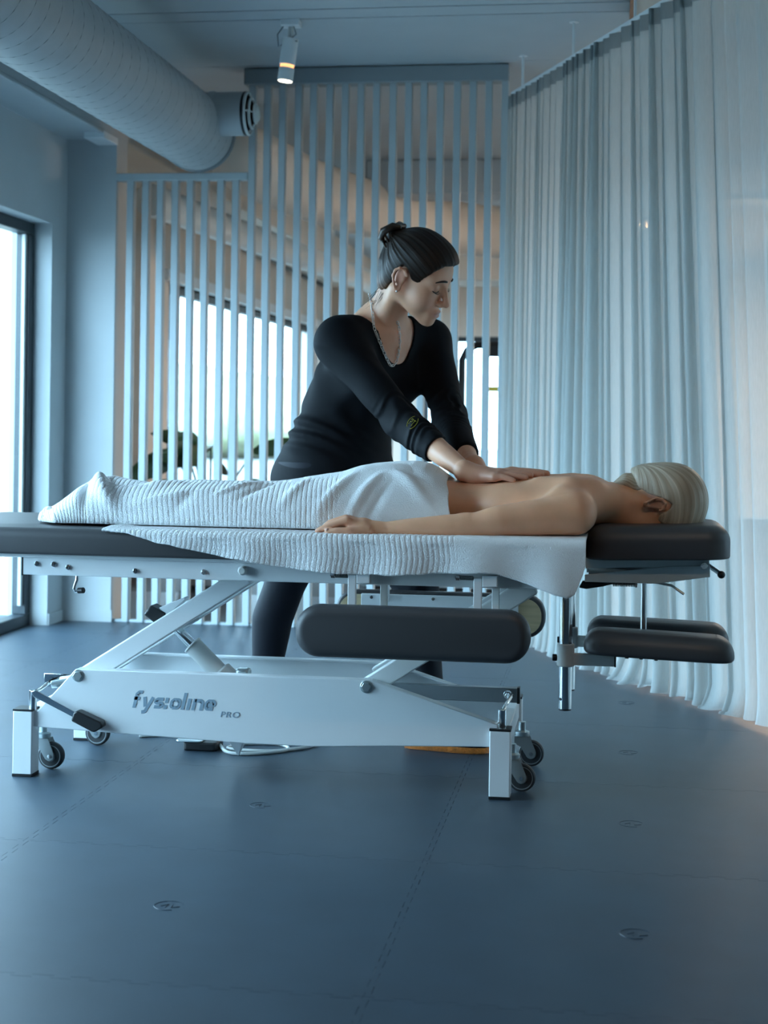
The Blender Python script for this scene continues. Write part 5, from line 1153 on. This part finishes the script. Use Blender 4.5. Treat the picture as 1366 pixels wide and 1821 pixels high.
# --- brows, lashes, earrings
def facept(y_, z_, off):                                        # point on the face, searched along the head's forward axis
    o = Vector(WF.w((0.16, y_, z_))); d = Vector(-WF.R[:, 0]); h = WB.ray_cast(o, d)
    return (h[0] - d * off) if h[0] else Vector(WF.w((0.09, y_, z_)))
for s in (1, -1):
    b = B(); n = 9; pts = [facept(s * (0.013 + 0.034 * k / (n - 1)), 0.0265 + 0.006 * math.sin(PI * (0.25 + 0.6 * k / (n - 1))) - 0.004 * (k / (n - 1)) ** 2, 0.0008) for k in range(n)]
    b.tube(pts, [0.0014 + 0.0022 * math.sin(PI * min(1, 0.25 + 0.75 * k / (n - 1))) for k in range(n)], 8); mk('eyebrow', b, 'lash', wom, smooth=True)
    b = B(); pts = [facept(s * (0.0175 + 0.027 * k / (n - 1)), 0.0015 - 0.0045 * math.sin(PI * k / (n - 1)), 0.0006) for k in range(n)]
    b.tube(pts, [0.0008 + 0.0011 * math.sin(PI * k / (n - 1)) for k in range(n)], 6)
    fw = Vector(WF.R[:, 0]); up_ = Vector(WF.R[:, 2])
    for k in range(1, n):
        p = pts[k]; b.tube([p, p + fw * 0.006 - up_ * 0.003, p + fw * 0.0105 - up_ * 0.0015 + Vector(WF.R[:, 1]) * s * 0.002], [0.0009, 0.0007, 0.0003], 5)
    mk('eyelashes', b, 'lash', wom, smooth=True)
    b = B(); c = WF.w((0.002, s * 0.086, -0.0285)); b.lathe([(0.0004, 0.0036), (0.0025, 0.0026), (0.0036, 0), (0.0025, -0.0026), (0.0004, -0.0036)], tuple(c), 'z', 12); mk('earring', b, 'silver', wom, smooth=True)
# --- chain necklace of small oval links lying on skin and shirt
def chest(px, pz, y0=4.4):
    o = Vector((px, y0, pz)); best = None; d = Vector((0, 1, 0))
    for T_ in (WB, SB):
        h = T_.ray_cast(o, d)
        if h[0] and (best is None or h[0].y < best.y): best = h[0]
    return best - d * 0.004 if best else Vector((px, 4.9, pz))
key = [(-0.775, 1.392), (-0.770, 1.360), (-0.764, 1.330), (-0.752, 1.280), (-0.731, 1.226), (-0.714, 1.182), (-0.704, 1.166), (-0.692, 1.180), (-0.682, 1.232), (-0.684, 1.285), (-0.688, 1.305)]
path = smooth_path([chest(x, z) for x, z in key], 14); acc_ = [0.0]
for p, q in zip(path[:-1], path[1:]): acc_.append(acc_[-1] + (q - p).length)
LN = acc_[-1]; n = int(LN / 0.0105); b = B()
for k in range(n):
    s0_ = (k + 0.5) / n * LN; i = max(1, min(len(path) - 2, next(j for j, a in enumerate(acc_) if a >= s0_)))
    c = path[i]; t = (path[i + 1] - path[i - 1]).normalized(); nn = Vector((0, -1, 0)); nn = (nn - t * nn.dot(t)).normalized(); u = t.cross(nn)
    if k % 2: u = (u + nn * 1.2).normalized()
    b.tube([c + t * 0.0078 * math.cos(a) + u * 0.0036 * math.sin(a) for a in [2 * PI * j / 12 for j in range(13)]], 0.0013, 5, False)
tag(mk('necklace', b, 'silver', wom, smooth=True), 'silver chain necklace', kind='stuff')
# --- printed emblem on the right sleeve: two arcs around small letters
ce = np.array((-0.605, 4.6, 0.985)); b = B(); dr = Vector(NWR - NEL).normalized(); view = Vector((0.05, 1, -0.02)).normalized(); sd = dr.cross(view).normalized()
o0 = Vector((-0.603, 4.45, 0.992))
def on_sleeve(a, c_):
    o = o0 + dr * a + sd * c_; h = SB.ray_cast(o, view); return (h[0] - view * 0.0012) if h[0] else None
def stroke(pts, w):
    pts = [q for q in (on_sleeve(*p) for p in pts) if q]
    if len(pts) > 1: b.tube(pts, w, 5)
for sgn in (1, -1): stroke([(sgn * 0.019 * math.cos(a), 0.021 * math.sin(a)) for a in [-1.05 + 2.1 * k / 12 for k in range(13)]], 0.0008)
for pts in ([(-0.010, -0.009), (-0.010, 0.009)], [(-0.010, 0.009), (-0.003, 0.009), (-0.002, 0.004), (-0.004, 0.0), (-0.010, 0.0)], [(0.001, 0.009), (0.011, 0.009)], [(0.006, 0.009), (0.006, -0.009)]): stroke(pts, 0.0008)
mk('sleeve_emblem', b, 'emblem', shirt)
# --- shoes with fuzzy orange soles
def shoe(A, dx, dy):
    L_ = math.hypot(dx, dy); c, s = dx / L_, dy / L_
    prof = [(-0.055, 0.028), (-0.04, 0.038), (0.0, 0.040), (0.05, 0.040), (0.11, 0.046), (0.16, 0.044), (0.195, 0.030), (0.205, 0.012)]
    o = [(x, w) for x, w in prof] + [(x, -w) for x, w in prof[::-1]]; o = [(A[0] + x * c - y * s, A[1] + x * s + y * c) for x, y in o][::-1]
    e = mk('shoe', puff(o, 0.018, 0.075, 0.004, 0.026, lambda u, v, t: (u, v, t), 5), 'shirt', wom, smooth='auto', sang=70)
    mk('sole', puff(o, 0.0, 0.020, 0.004, 0.004, lambda u, v, t: (u + 0.004 * noise.noise((u * 60, v * 60, t * 60)), v + 0.006 * noise.noise((u * 50, v * 50, 2)), t), 3), 'orange', e, smooth='auto')
shoe(ANL + np.array((-0.01, -0.115, 0)), 0.99, -0.14); shoe(ANR + np.array((0.0, 0.0, 0)), 0.95, -0.25)
